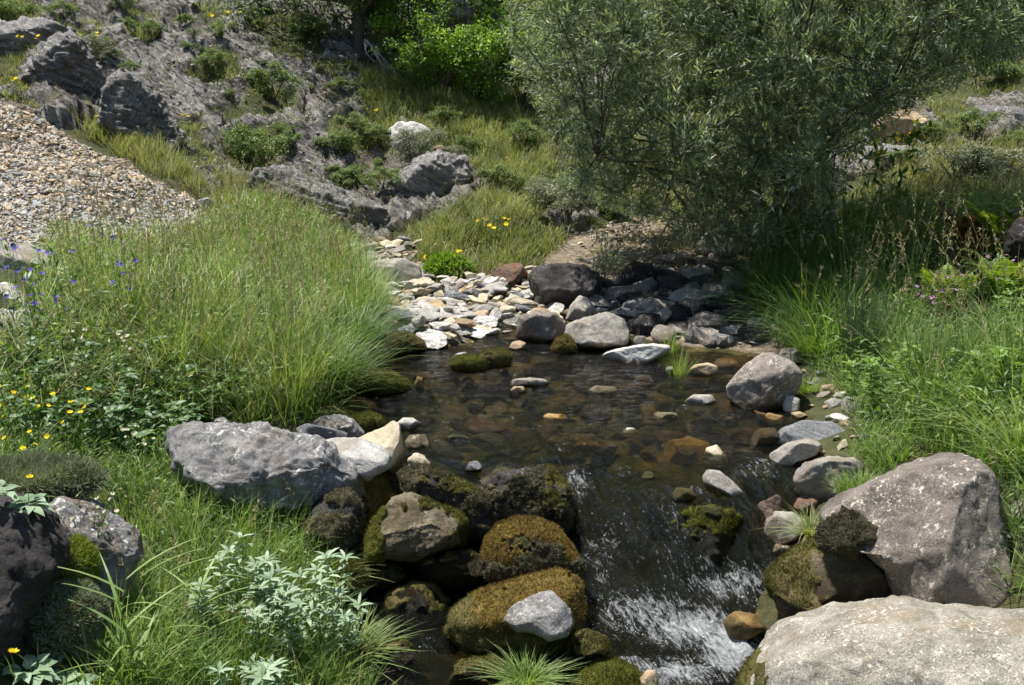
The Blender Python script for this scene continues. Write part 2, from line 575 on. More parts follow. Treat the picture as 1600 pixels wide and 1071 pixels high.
def Hn(x, y, e=0.06):
    zx = (H(x + e, y) - H(x - e, y)) / (2 * e)
    zy = (H(x, y + e) - H(x, y - e)) / (2 * e)
    n = np.stack([-zx, -zy, np.ones_like(zx)], -1)
    return n / np.linalg.norm(n, axis=-1, keepdims=True)

def onland(px, py, Y0=2.2, Y1=26, extra=0.0):
    """where the sight line through a photo pixel meets the land"""
    d = ray(px, py)
    Y = np.linspace(Y0, Y1, 900)
    t = Y / d[1]
    X, Z = d[0] * t, CZ + d[2] * t
    under = Z < H(X, Y) + extra
    k = np.argmax(under) if under.any() else len(Y) - 1
    return np.array([X[k], Y[k], H(X[k], Y[k])])

def gridfaces(nx, ny):
    a = np.arange(nx * ny).reshape(ny, nx)
    return np.stack([a[:-1, :-1].ravel(), a[:-1, 1:].ravel(), a[1:, 1:].ravel(), a[1:, :-1].ravel()], 1)

def ground_material():
    m, t, out, N, L = nt('ground')
    g = N('ShaderNodeNewGeometry')
    v = g.outputs['Position']
    ra = N('ShaderNodeAttribute', attribute_name='rock').outputs['Fac']
    sa = N('ShaderNodeAttribute', attribute_name='scree').outputs['Fac']
    na = N('ShaderNodeAttribute', attribute_name='sand').outputs['Fac']
    ba = N('ShaderNodeAttribute', attribute_name='bed').outputs['Fac']
    # soil with moss and dry litter
    n1 = noise(N, L, v, 3.0, 8, 0.7)
    soil = ramp(N, [(0.3, (.030,.034,.014)), (0.5, (.060,.068,.026)), (0.64, (.11,.10,.05)), (0.8, (.20,.17,.11))])
    L(n1, soil.inputs[0])
    # bedrock
    mp0 = N('ShaderNodeMapping'); L(v, mp0.inputs[0])
    mp0.inputs['Rotation'].default_value = (0.15, -0.62, 0.0)
    mp = N('ShaderNodeMapping'); L(mp0.outputs[0], mp.inputs[0])
    mp.inputs['Scale'].default_value = (1, 1, 3.6)
    n2 = noise(N, L, mp.outputs[0], 2.6, 10, 0.72, 0.5)
    rk = ramp(N, [(0.30, (.04,.038,.037)), (0.40, (.16,.148,.135)), (0.51, (.31,.292,.27)), (0.62, (.43,.405,.37)), (0.74, (.62,.60,.55))])
    L(n2, rk.inputs[0])
    n2b = noise(N, L, mp.outputs[0], 11, 8, 0.78)
    g2 = ramp(N, [(0.36, .22), (0.48, 1.0), (0.66, 1.6)])
    L(n2b, g2.inputs[0])
    rock = mix(N, L, 1.0, rk.outputs[0], g2.outputs[0], 'MULTIPLY')
    n2c = noise(N, L, v, 1.1, 6, 0.65)
    br = ramp(N, [(0.54, 0.0), (0.66, 1.0)])
    L(n2c, br.inputs[0])
    rock = mix(N, L, mathn(N, L, 'MULTIPLY', br.outputs[0], 0.6), rock, (.19,.135,.085))
    # loose stones
    vo = N('ShaderNodeTexVoronoi'); vo.inputs['Scale'].default_value = 26
    L(v, vo.inputs['Vector'])
    sc = ramp(N, [(0.0, (.16,.13,.09)), (0.3, (.42,.33,.22)), (0.55, (.38,.33,.27)), (0.8, (.55,.45,.31)), (1, (.32,.30,.27))])
    sep = N('ShaderNodeSeparateColor'); L(vo.outputs['Color'], sep.inputs[0])
    L(sep.outputs[0], sc.inputs[0])
    ve = ramp(N, [(0.15, 1.0), (0.55, 0.35)])
    L(vo.outputs['Distance'], ve.inputs[0])
    scree = mix(N, L, 1.0, sc.outputs[0], ve.outputs[0], 'MULTIPLY')
    # stream bed: brown silt, dark weed, ochre gravel
    n5 = noise(N, L, v, 6.0, 8, 0.7)
    bed = ramp(N, [(0.34, (.018,.020,.008)), (0.48, (.045,.045,.016)), (0.58, (.11,.085,.03)), (0.70, (.24,.15,.05))])
    L(n5, bed.inputs[0])
    # weed stripes follow the flow
    vk = N('ShaderNodeTexVoronoi', feature='DISTANCE_TO_EDGE'); vk.inputs['Scale'].default_value = 1.5
    vd = N('ShaderNodeVectorMath', operation='ADD')
    L(mp.outputs[0], vd.inputs[0]); L(noise(N, L, mp.outputs[0], 3.0, 6, 0.7, out='Color'), vd.inputs[1]); L(vd.outputs[0], vk.inputs['Vector'])
    kr = ramp(N, [(0.0, .18), (0.05, 1.0)]); L(vk.outputs['Distance'], kr.inputs[0])
    rock = mix(N, L, 1.0, rock, kr.outputs[0], 'MULTIPLY')
    c = mix(N, L, ra, soil.outputs[0], rock)
    c = mix(N, L, na, c, mix(N, L, 0.5, scree, (.26,.21,.15)))
    c = mix(N, L, sa, c, scree)
    sx_ = N('ShaderNodeSeparateXYZ'); L(v, sx_.inputs[0])
    am = mathn(N, L, 'ADD', mathn(N, L, 'MULTIPLY', sx_.outputs[0], 0.45), mathn(N, L, 'MULTIPLY', noise(N, L, v, 2.6, 4, 0.6), 1.6))
    ar = ramp(N, [(1.02, 0.0), (1.22, 1.0)]); L(am, ar.inputs[0])
    amb = ramp(N, [(0.35, (.10,.075,.025)), (0.5, (.26,.17,.06)), (0.66, (.46,.33,.15))]); L(n5, amb.inputs[0])
    bedc = mix(N, L, mathn(N, L, 'MULTIPLY', ar.outputs[0], .8), bed.outputs[0], amb.outputs[0])
    c = mix(N, L, ba, c, bedc)
    b = N('ShaderNodeBsdfPrincipled'); b.inputs['Roughness'].default_value = 0.93
    b.inputs['Specular IOR Level'].default_value = 0.2
    L(c, b.inputs['Base Color'])
    h1 = noise(N, L, mp.outputs[0], 7, 12, 0.75, 0.3)
    h2 = noise(N, L, v, 30, 6, 0.7)
    hs = mathn(N, L, 'SUBTRACT', 1.0, vo.outputs['Distance'])
    hgt = mathn(N, L, 'ADD', mathn(N, L, 'MULTIPLY', mathn(N, L, 'ADD', h1, mathn(N, L, 'MULTIPLY', kr.outputs[0], .25)), mathn(N, L, 'MULTIPLY', ra, 1.8)), mathn(N, L, 'MULTIPLY', h2, 0.35))
    hgt = mathn(N, L, 'ADD', hgt, mathn(N, L, 'MULTIPLY', hs, mathn(N, L, 'MULTIPLY', sa, 0.5)))
    bp = N('ShaderNodeBump'); bp.inputs['Strength'].default_value = 0.9; bp.inputs['Distance'].default_value = 0.07
    L(hgt, bp.inputs['Height']); L(bp.outputs[0], b.inputs['Normal'])
    L(b.outputs[0], out.inputs[0])
    return m

bedm = (np.abs(fx) < 4.2) & (fy < 9) & (fy > 0.5) & (fz < lev + 0.015)
gme = mesh_from('ground', np.c_[fx, fy, fz], gridfaces(len(gx), len(gy)), [ground_material()],
                {'rock': rockm, 'scree': screem, 'sand': sandm, 'bed': bedm.astype(float)})
tag(link('ground', gme), 'rocky hillside and stream banks with bare grey bedrock and thin soil', None, None, 'structure')

# ------------------------------------------------------------ water
wx = np.linspace(-2.6, 2.7, 560); wy = np.r_[np.linspace(1.6, 5.2, 420, endpoint=False), np.linspace(5.2, 7.6, 160)]
WXg, WYg = np.meshgrid(wx, wy)
ux, uy = WXg.ravel(), WYg.ravel()
uz = water_f(ux, uy)
Pw = np.c_[ux, uy, uz]
e = 0.03
sx = (water_f(ux + e, uy) - water_f(ux - e, uy)) / (2 * e)
sy = (water_f(ux, uy + e) - water_f(ux, uy - e)) / (2 * e)
slope = np.hypot(sx, sy)
wpx, wpy = proj(Pw)
# white water, with pool sparkle and sun glitter painted in as white
FOAM_GLITTER = [(680,640,34,9,.42),(830,668,40,9,.4),(880,700,40,9,.4),(1060,640,44,9,.42),(700,600,20,8,.3),(960,560,70,6,.3),(645,612,18,10,.4),(1130,655,40,10,.4),(780,700,30,8,.3),(1220,655,30,8,.3),(1190,725,40,14,.5),(920,625,40,6,.25),
        (900,765,30,36,.75),(950,840,34,34,.55),(940,900,60,40,.35),(1000,960,110,42,.75),(1080,985,90,40,1.05),(1140,1015,60,60,1.2),(1040,1060,120,36,.9),(1160,915,120,36,.8),(1110,880,70,34,.5),
        (1000,840,80,60,.42),(1060,790,100,60,.22),(1180,745,50,22,.55),(830,1010,60,40,.25),(660,1010,50,60,.35),(720,960,60,40,.2),(1180,1050,30,40,1.1),
        (980,740,60,20,.35),(1150,790,40,14,.25),(940,720,30,14,.25)]
along_x = ux * 0.55 - uy * 0.83
across_x = ux * 0.83 + uy * 0.55
foam_glitter = .62 * smooth(.2, .5, slope) * smooth(860, 920, wpx + 60 * pn(np.c_[ux * 4, uy * 4, 0 * ux])) * (1 - .55 * smooth(1060, 1150, wpx)) * (.75 + .6 * fbm(np.c_[along_x * 2.5, across_x * 5, 0 * ux], 2))
foam_glitter = np.maximum(foam_glitter, .22 * smooth(.35, .55, pn(np.c_[ux * 2.2, uy * 3.5, 0 * ux + 9])) )
for cx, cy, rx, ry, a in FOAM_GLITTER:
    foam_glitter = np.maximum(foam_glitter, 1.25 * a * np.exp(-(((wpx - cx) / rx) ** 2 + ((wpy - cy) / ry) ** 2)))
turb = smooth(0.03, 0.5, slope) * 0.6 + np.clip(foam_glitter, 0, 1.0)
turb = np.clip(turb, 0, 1)
# flow direction turns down the chute to the lower right
ang = np.where(uy > 4.7, 1.9, 0)
along_x = ux * 0.55 - uy * 0.83
across_x = ux * 0.83 + uy * 0.55
rip = 0.0065 * fbm(np.c_[ux * 6, uy * 13, 0 * ux], 3) + 0.0014 * pn(np.c_[ux * 25, uy * 44, 0 * ux + 3])
chop = 0.022 * ridged(np.c_[along_x * 5, across_x * 15, 0 * ux + 2], 4) + 0.014 * pn(np.c_[ux * 9, uy * 9, 0 * ux + 8])
hump = 0.035 * fbm(np.c_[along_x * 2.2, across_x * 4.5, 0 * ux + 5], 3)
uz2 = uz + rip + turb * (chop + hump)
lt = (along_x * 1.0, across_x * 1.0)
def water_material():
    m, t, out, N, L = nt('water')
    fo = N('ShaderNodeAttribute', attribute_name='foam_glitter').outputs['Fac']
    tu = N('ShaderNodeAttribute', attribute_name='turb').outputs['Fac']
    fl = N('ShaderNodeAttribute', attribute_name='flow').outputs['Vector']
    mp = N('ShaderNodeMapping'); L(fl, mp.inputs[0]); mp.inputs['Scale'].default_value = (1.0, 3.2, 1)
    g = N('ShaderNodeNewGeometry')
    hb = noise(N, L, mp.outputs[0], 30, 6, 0.7, 0.8)
    mp2 = N('ShaderNodeMapping'); L(g.outputs['Position'], mp2.inputs[0]); mp2.inputs['Scale'].default_value = (1.0, 2.0, 1)
    hf = noise(N, L, mp2.outputs[0], 14, 5, 0.6, 0.6)
    hgt = mathn(N, L, 'ADD', mathn(N, L, 'MULTIPLY', hf, 1.25), mathn(N, L, 'MULTIPLY', hb, mathn(N, L, 'MULTIPLY_ADD', tu, 2.2, 0.10)))
    bp = N('ShaderNodeBump'); bp.inputs['Strength'].default_value = 1.0; bp.inputs['Distance'].default_value = 0.022
    L(hgt, bp.inputs['Height'])
    gl = N('ShaderNodeBsdfGlossy'); gl.inputs['Roughness'].default_value = 0.07
    L(bp.outputs[0], gl.inputs['Normal'])
    tr = N('ShaderNodeBsdfTransparent'); tr.inputs[0].default_value = (.60, .57, .36, 1)
    fr = N('ShaderNodeFresnel'); fr.inputs[0].default_value = 1.33
    L(bp.outputs[0], fr.inputs['Normal'])
    m1 = N('ShaderNodeMixShader')
    L(mathn(N, L, 'MINIMUM', mathn(N, L, 'MULTIPLY', fr.outputs[0], 1.25), 0.9), m1.inputs[0])
    L(tr.outputs[0], m1.inputs[1]); L(gl.outputs[0], m1.inputs[2])
    # murk where the water is broken
    dk = N('ShaderNodeBsdfDiffuse'); dk.inputs[0].default_value = (.014, .016, .011, 1)
    m15 = N('ShaderNodeMixShader')
    L(mathn(N, L, 'MULTIPLY', tu, 0.5), m15.inputs[0])
    L(m1.outputs[0], m15.inputs[1]); L(dk.outputs[0], m15.inputs[2])
    # streaked bubbles, with sun glitter painted white among them
    fn = noise(N, L, mp.outputs[0], 15, 8, 0.72, 1.2)
    fn2 = noise(N, L, fl, 75, 4, 0.7, 0.5)
    f = mathn(N, L, 'ADD', mathn(N, L, 'MULTIPLY', fn, 0.76), mathn(N, L, 'MULTIPLY', fn2, 0.24))
    th = mathn(N, L, 'SUBTRACT', 0.675, mathn(N, L, 'MULTIPLY', fo, 0.235))
    f = mathn(N, L, 'MULTIPLY', mathn(N, L, 'SUBTRACT', f, th), 6.5)
    # sun glints painted as white dashes running with the current
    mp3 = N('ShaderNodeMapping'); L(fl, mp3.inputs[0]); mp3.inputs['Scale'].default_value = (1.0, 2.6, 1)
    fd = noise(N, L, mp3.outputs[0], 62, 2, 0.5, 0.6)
    glint_dash = mathn(N, L, 'SUBTRACT', fd, mathn(N, L, 'SUBTRACT', 0.80, mathn(N, L, 'MULTIPLY', mathn(N, L, 'MINIMUM', fo, 0.8), 0.27)))
    f = mathn(N, L, 'MAXIMUM', f, mathn(N, L, 'MULTIPLY', glint_dash, 8.0))
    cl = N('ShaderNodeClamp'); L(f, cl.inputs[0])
    fb = N('ShaderNodeBsdfDiffuse'); fb.inputs[0].default_value = (.80, .84, .86, 1)
    L(bp.outputs[0], fb.inputs['Normal'])
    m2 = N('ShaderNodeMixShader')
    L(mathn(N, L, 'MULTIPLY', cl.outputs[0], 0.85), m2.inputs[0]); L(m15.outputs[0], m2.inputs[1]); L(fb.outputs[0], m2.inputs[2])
    L(m2.outputs[0], out.inputs[0])
    return m
WATER = water_material()
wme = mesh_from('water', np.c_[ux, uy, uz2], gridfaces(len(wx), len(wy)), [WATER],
                {'foam_glitter': foam_glitter, 'turb': turb, 'flow': np.c_[along_x, across_x, uz]})
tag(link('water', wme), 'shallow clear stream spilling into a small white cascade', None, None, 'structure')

# ------------------------------------------------------------ stones
_ico = {}
def ico(level):
    if level not in _ico:
        b = bmesh.new()
        bmesh.ops.create_icosphere(b, subdivisions=level, radius=1.0)
        b.verts.ensure_lookup_table()
        V = np.array([v.co[:] for v in b.verts]); V /= np.linalg.norm(V, axis=1)[:, None]
        F = np.array([[v.index for v in f.verts] for f in b.faces])
        b.free()
        _ico[level] = (V, F)
    return _ico[level]

def flatten(V, n, frac, soft=0.0):
    n = np.asarray(n, float); n = n / np.linalg.norm(n)
    d = V @ n
    h = d.max() * frac
    over = np.maximum(0, d - h)
    return V - n[None] * (over * (1 - soft))[:, None]

def vnormals(V, F):
    fn = np.cross(V[F[:, 1]] - V[F[:, 0]], V[F[:, 2]] - V[F[:, 0]])
    N = np.zeros_like(V)
    for k in range(3):
        np.add.at(N, F[:, k], fn)
    return N / (np.linalg.norm(N, axis=1)[:, None] + 1e-12)

def rough_up(V, F, seed, size, rough, strat=0.0, strat_dir=(0.35, 0, 1)):
    off = seed * 3.71
    N = vnormals(V, F)
    q = V / size
    d = 0.55 * fbm(q * 1.6 + off, 3) + 0.34 * fbm(q * 5 + off, 4) - 0.20 * np.maximum(0, ridged(q * 2.6 + off, 2) - 0.9)
    d = d + 0.16 * fbm(q * 16 + off, 2) - .18 * np.maximum(0, fbm(q * 9 + off + 5, 2) - .35)
    if strat:
        s = np.asarray(strat_dir, float); s = s / np.linalg.norm(s)
        t = (q @ s) * 7 + 0.8 * pn(q * 1.3 + off)
        d = d + strat * 1.6 * (np.abs((t % 1.0) - 0.5) * 2 - 0.5) + strat * pn(np.c_[q @ s * 14, q[:, 0], q[:, 1]] + off)
    return V + N * (d * rough * 1.3 * size)[:, None]

def wetness(V, level, amount=0.05):
    n = 0.5 + 0.5 * fbm(V * 14, 3)
    return 1 - smooth(level + amount * 0.2, level + amount * (0.6 + n), V[:, 2])

def stone_body(rs, dims, level=3, cuts=9, rough=0.07, strat=0.0, seed=0):
    V, F = ico(level)
    V = V.copy()
    for k in range(cuts):
        n = rs.normal(size=3)
        V = flatten(V, n, rs.uniform(0.42, 0.78))
    V = V * np.asarray(dims)
    V = rough_up(V, F, seed, float(max(dims)), rough, strat)
    return V, F

def rotm(rx, ry, rz):
    cx, sx_ = cos(rx), sin(rx); cy, sy_ = cos(ry), sin(ry); cz, sz = cos(rz), sin(rz)
    X = np.array([[1, 0, 0], [0, cx, -sx_], [0, sx_, cx]])
    Y = np.array([[cy, 0, sy_], [0, 1, 0], [-sy_, 0, cy]])
    Z = np.array([[cz, -sz, 0], [sz, cz, 0], [0, 0, 1]])
    return Z @ Y @ X

M = {}
M['grey'] = rock_mat('grey_stone', (.085,.082,.080), (.20,.195,.19), (.34,.33,.31), lich=.75, scale=1.3, stain=(.16,.12,.08))
M['granite'] = rock_mat('speckled_boulder', (.11,.095,.08), (.225,.195,.17), (.34,.30,.26), lichen=(.60,.56,.46), lich=.8, scale=1.5, bump=.5, speck=.4, stain=(.15,.12,.095))
M['pale'] = rock_mat('pale_granite', (.16,.145,.115), (.31,.29,.235), (.46,.43,.36), lichen=(.66,.64,.56), lich=.95, scale=1.8, bump=.6, speck=.44, stain=(.24,.19,.12))
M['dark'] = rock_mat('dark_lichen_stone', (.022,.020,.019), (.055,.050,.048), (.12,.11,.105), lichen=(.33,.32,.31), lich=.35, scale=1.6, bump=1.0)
M['white'] = rock_mat('white_stone', (.38,.37,.34), (.58,.56,.52), (.72,.70,.65), lichen=(.75,.75,.72), lich=.3, scale=1.6, strata=.8, stain=(.33,.29,.23))
M['cream'] = rock_mat('cream_stone', (.32,.27,.18), (.47,.41,.29), (.60,.55,.42), lichen=(.65,.62,.5), lich=.3, scale=1.8, bump=.45)
M['tan'] = rock_mat('tan_stone', (.24,.175,.11), (.42,.325,.21), (.56,.46,.32), lichen=(.5,.46,.38), lich=.3, scale=2.0, stain=(.30,.17,.07))
M['river'] = rock_mat('river_stone', (.15,.14,.125), (.32,.30,.27), (.48,.455,.40), lichen=(.52,.5,.45), lich=.4, scale=2.0, stain=(.24,.19,.13))
M['slate'] = rock_mat('blue_grey_slab', (.12,.125,.13), (.22,.225,.23), (.33,.335,.34), lichen=(.55,.56,.56), lich=.45, scale=1.4, strata=1.0, bump=.7)
M['rust'] = rock_mat('rusty_stone', (.11,.065,.05), (.22,.15,.12), (.33,.26,.22), lichen=(.4,.3,.2), lich=.2, scale=2.0, strata=.6, stain=(.30,.13,.05), bump=.9)
M['ochre'] = rock_mat('ochre_bed_stone', (.12,.075,.025), (.27,.165,.055), (.42,.29,.12), lich=0, scale=2.2, stain=(.08,.07,.03))
M['brown'] = rock_mat('brown_mottled_stone', (.06,.05,.028), (.16,.13,.075), (.30,.26,.18), lichen=(.46,.42,.33), lich=.6, scale=1.8, stain=(.09,.085,.025), bump=.9)
M['bedrock'] = rock_mat('layered_bedrock', (.08,.076,.07), (.30,.288,.27), (.50,.48,.45), lichen=(.72,.72,.68), lich=1.0, scale=.9, strata=1.0, bump=1.0, wet=False)
M['weed'] = rock_mat('weedy_stone', (.018,.022,.007), (.045,.050,.014), (.11,.10,.035), lich=0, scale=2.2, stain=(.12,.08,.02), bump=1.0)
M['moss_green'] = moss_mat('green_moss', (.03,.036,.006), (.075,.085,.012), (.13,.13,.025))
M['moss_gold'] = moss_mat('golden_moss', (.075,.052,.014), (.155,.105,.026), (.25,.18,.065))
M['moss_olive'] = moss_mat('olive_moss', (.04,.038,.012), (.10,.09,.03), (.17,.14,.06))
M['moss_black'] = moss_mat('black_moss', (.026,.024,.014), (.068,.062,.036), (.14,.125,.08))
M['sprig'] = leaf_mat('moss_sprigs', [(0, (.035,.04,.008)), (.5, (.09,.095,.016)), (1, (.19,.17,.05))], .3, .05)
M['sprig_gold'] = leaf_mat('golden_sprigs', [(0, (.07,.046,.014)), (.5, (.17,.115,.03)), (1, (.30,.22,.08))], .3, .05)
M['sprig_dark'] = leaf_mat('dark_sprigs', [(0, (.03,.026,.016)), (.5, (.088,.078,.045)), (1, (.20,.18,.12))], .1, .05)

def tufts_on(V, F, mask, n, h, w, rs, acc, lean=.6, tint=None, m=1):
    """many little blades standing on masked faces"""
    ok = mask[F].min(axis=1) > .5
    Fm = F[ok]
    if not len(Fm):
        return
    A = np.linalg.norm(np.cross(V[Fm[:, 1]] - V[Fm[:, 0]], V[Fm[:, 2]] - V[Fm[:, 0]]), axis=1)
    idx = rs.choice(len(Fm), n, p=A / A.sum())
    u = rs.rand(n, 2); s = u.sum(1) > 1; u[s] = 1 - u[s]
    T = Fm[idx]
    P = V[T[:, 0]] + (V[T[:, 1]] - V[T[:, 0]]) * u[:, :1] + (V[T[:, 2]] - V[T[:, 0]]) * u[:, 1:]
    Nn = np.cross(V[T[:, 1]] - V[T[:, 0]], V[T[:, 2]] - V[T[:, 0]])
    Nn /= np.linalg.norm(Nn, axis=1)[:, None] + 1e-9
    D = Nn + rs.normal(size=(n, 3)) * lean + [0, 0, .3]
    D /= np.linalg.norm(D, axis=1)[:, None]
    S = np.cross(D, rs.normal(size=(n, 3))); S /= np.linalg.norm(S, axis=1)[:, None]
    hh = h * rs.uniform(.5, 1.4, (n, 1)); ww = w * rs.uniform(.6, 1.3, (n, 1))
    a = P - Nn * .002 - S * ww; b = P - Nn * .002 + S * ww; c = P + D * hh
    VV = np.stack([a, b, c], 1).reshape(-1, 3)
    FF = np.arange(3 * n).reshape(n, 3)
    tt = (rs.rand(n) if tint is None else np.clip(tint + .25 * rs.randn(n), 0, 1)).repeat(3)
    acc.add(VV, FF, tt, m)

def moss_coat(parent, V, F, mask, mats, seed, thick=.012, n=2500, h=.012, name='moss', w=.0016):
    """a cushiony skin over part of a stone, a child of that stone (V in the stone's own frame)"""
    if mask.max() < .5:
        return
    rs = np.random.RandomState(seed)
    N = vnormals(V, F)
    mask = np.where(fbm(V * 11 + seed, 3) + .35 * fbm(V * 45, 2) < -.62, 0, mask)
    lump = .5 + .5 * fbm(V * 26 + seed, 3)
    off = np.where(mask > .5, thick * (0.4 + lump) * smooth(.5, .9, mask) + .001, -.004)
    VV = V + N * off[:, None]
    keep = mask[F].max(axis=1) > .5
    Fk = F[keep]
    used, inv = np.unique(Fk, return_inverse=True)
    V2 = VV[used]; F2 = inv.reshape(Fk.shape); m2 = mask[used]
    a = Acc()
    a.add(V2, F2, .5, 0)
    tufts_on(V2, F2, (m2 > .5).astype(float), n, h, w, rs, a)
    a.build(name, mats, parent)

def hero(name, label, cat, poly, Y=None, z=None, thick=.3, seed=1, mat='grey', cuts=6, rough=.05, level=5, strat=0.0,
         wz=None, p=2.5, base=None, group=None, moss=None, cutlist=(), lo=.72, hi=.93, parent=None, tiltback=0.0, wetamt=.06):
    """a stone whose outline is given in photo pixels, at its own distance, with real thickness"""
    rs = np.random.RandomState(seed * 13 + 5)
    poly = np.array(poly, float)
    cx, cy = poly.mean(0)
    if Y is None:   # the lowest outline point meets height z
        by = poly[:, 1].max(); bx = poly[poly[:, 1].argmax(), 0]
        Y = atz(bx, by, z)[1] + thick * .35
    C = at(cx, cy, Y)
    d = ray(cx, cy); d /= np.linalg.norm(d)
    r = np.array([1., 0, 0]); r -= d * (r @ d); r /= np.linalg.norm(r)
    u = np.cross(r, d)
    if tiltback:   # depth axis swings towards the horizontal
        d2 = d * (1 - tiltback) + np.array([0, 1., 0]) * tiltback; d2 /= np.linalg.norm(d2)
    else:
        d2 = d
    pp = []
    dist = np.linalg.norm(C - [0, 0, CZ])
    for i in range(len(poly)):
        a, b = poly[i], poly[(i + 1) % len(poly)]
        for k in range(16):
            q = a + (b - a) * k / 16
            pp.append(((q[0] - cx) / FPX * dist, -(q[1] - cy) / FPX * dist))
    pp = np.array(pp)
    # px to plane: pixel scale at the centre ray
    sc2 = np.linalg.norm(ray(cx, cy))
    pp = pp / sc2
    th = np.arctan2(pp[:, 1], pp[:, 0]); rr = np.hypot(pp[:, 0], pp[:, 1])
    o = np.argsort(th); th, rr = th[o], rr[o]
    k = np.exp(-.5 * (np.arange(-4, 5) / 1.6) ** 2); k /= k.sum()
    tq = np.linspace(-pi, pi, 256, endpoint=False)
    rq = np.interp(tq, th, rr, period=2 * pi)
    rq = np.convolve(np.r_[rq[-4:], rq, rq[:4]], k, 'valid')
    V, F = ico(level)
    a, b, w = V[:, 0], V[:, 1], V[:, 2]
    rho = np.hypot(a, b)
    kk = 1 / (rho ** p + np.abs(w) ** p) ** (1 / p)
    R = np.interp(np.arctan2(b, a), tq, rq, period=2 * pi)
    A, B, W = a * kk * R, b * kk * R, w * kk * thick / 2
    Q = np.c_[A, B, W]          # local: right, up, towards the eye
    Q[:, 1] += Q[:, 2] * 0.0
    for c in cutlist:
        Q = flatten(Q, c[:3], c[3])
    for i in range(cuts):
        n = rs.normal(size=3); n[2] = abs(n[2]) * 1.3 + .2; n[:2] *= .8
        Q = flatten(Q, n, rs.uniform(lo, hi))
    size = float(rq.mean()) * 1.2
    wv = Q[:, :1] * r + Q[:, 1:2] * u - Q[:, 2:3] * d2
    wv = rough_up(wv, F, seed, size, rough, strat) + C
    if base is not None:
        wv[:, 2] = np.maximum(wv[:, 2], base)
    loc = np.array([C[0], C[1], wv[:, 2].min()])
    lv = wz if wz is not None else -9
    me = mesh_from(name, wv - loc, F, [M[mat]], {'wet': wetness(wv, lv, wetamt) if wz is not None else np.zeros(len(wv)), 'tint': np.full(len(wv), .5)})
    ob = link(name, me, None, tuple(loc))
    tag(ob, label, cat, group)
    if moss:
        for (mn, fn, mats, kw) in moss:
            Nn = vnormals(wv, F)
            px, py = proj(wv)
            mk = fn(wv, Nn, px, py)
            moss_coat(ob, wv - loc, F, mk, [M[x] for x in mats], seed, name=mn, **kw)
    return ob

def nz(P, s, seed=0):
    return fbm(P * s + seed, 4)

G = 'boulders along the stream'
up = lambda lo_, s=8, a=.5, sd=0: (lambda P, N, px, py: (N[:, 2] + a * nz(P, s, sd) > lo_).astype(float))

hero('boulder', 'huge pale speckled granite boulder filling the lower right corner beside the white water', 'boulder',
     [(1148,1140),(1162,1075),(1185,1035),(1212,1005),(1262,985),(1330,972),(1400,962),(1440,960),(1500,968),(1560,976),(1640,985),(1800,1010),(1850,1100),(1700,1260),(1350,1270),(1180,1220)],
     Y=2.98, thick=.85, seed=3, mat='pale', cuts=5, rough=.045, level=6, wz=-.36, lo=.82, hi=.95, group=G, tiltback=.6,
     cutlist=[(0.1,.75,.9,.80),(-.7,.1,.8,.9)],
     moss=[('moss', lambda P, N, px, py: ((px < 1185 + 25 * nz(P, 9)) & (N[:, 0] < -.25 + .3 * nz(P, 12))).astype(float), ('moss_olive', 'sprig'), dict(n=2500, thick=.008))])
hero('boulder', 'large smooth grey brown boulder with pale lichen specks, upright behind the corner boulder', 'boulder',
     [(1288,832),(1288,800),(1330,772),(1380,747),(1420,727),(1480,713),(1535,722),(1552,745),(1553,800),(1562,850),(1562,905),(1545,950),(1480,990),(1410,985),(1395,930),(1378,885),(1350,855),(1310,850)],
     Y=3.62, thick=.62, seed=8, mat='granite', cuts=4, rough=.05, level=6, wz=-.30, lo=.84, hi=.95, group=G, tiltback=.3,
     cutlist=[(-.35,.45,.9,.74),(.6,.1,.8,.86)],
     moss=[('black_moss_pad', lambda P, N, px, py: ((((px - 1325) / 34) ** 2 + ((py - 832) / 30) ** 2) < 1 + .7 * nz(P, 14)).astype(float), ('moss_black', 'sprig_dark'), dict(n=4500, thick=.03, h=.014))])
hero('rock_ledge', 'wet brown mossy ledge under the large grey brown boulder', 'rock ledge',
     [(1205,900),(1240,862),(1300,838),(1350,850),(1385,890),(1412,938),(1400,1000),(1300,1000),(1220,960)],
     Y=3.72, thick=.5, seed=12, mat='brown', cuts=6, rough=.09, wz=-.13, group=G, wetamt=.15,
     moss=[('moss', lambda P, N, px, py: (nz(P, 6) + .3 * N[:, 2] - (px - 1270) / 140. > 0.25).astype(float), ('moss_olive', 'sprig'), dict(n=5000, thick=.01))])
hero('boulder', 'smooth tan grey wedge shaped boulder tilted at the right edge of the pool', 'boulder',
     [(1136,604),(1148,590),(1165,570),(1188,553),(1203,551),(1235,565),(1254,582),(1250,602),(1232,626),(1210,645),(1185,650),(1158,640),(1138,622)],
     z=-.02, thick=.42, seed=5, mat='granite', cuts=5, rough=.04, wz=.01, lo=.70, hi=.88, group=G, cutlist=[(-.3,.6,.9,.68),(-.1,-.5,1,.80)], wetamt=.05)
hero('boulder', 'low flat white rock lying at the far waterline', 'boulder',
     [(938,557),(952,549),(985,541),(1020,537),(1045,540),(1048,548),(1030,558),(1012,572),(980,572),(950,566)],
     z=-.02, thick=.45, seed=6, mat='white', cuts=4, rough=.05, wz=.0, group=G, level=5, strat=.03, wetamt=.03)
hero('slab', 'flat blue grey slab with white lichen spots on the right bank', 'rock slab',
     [(1208,690),(1222,670),(1255,657),(1298,659),(1330,678),(1341,694),(1320,703),(1290,700),(1260,706),(1230,712),(1212,708)],
     z=.0, thick=.42, seed=7, mat='slate', cuts=3, rough=.035, wz=.0, group=G, strat=.03, wetamt=.03)
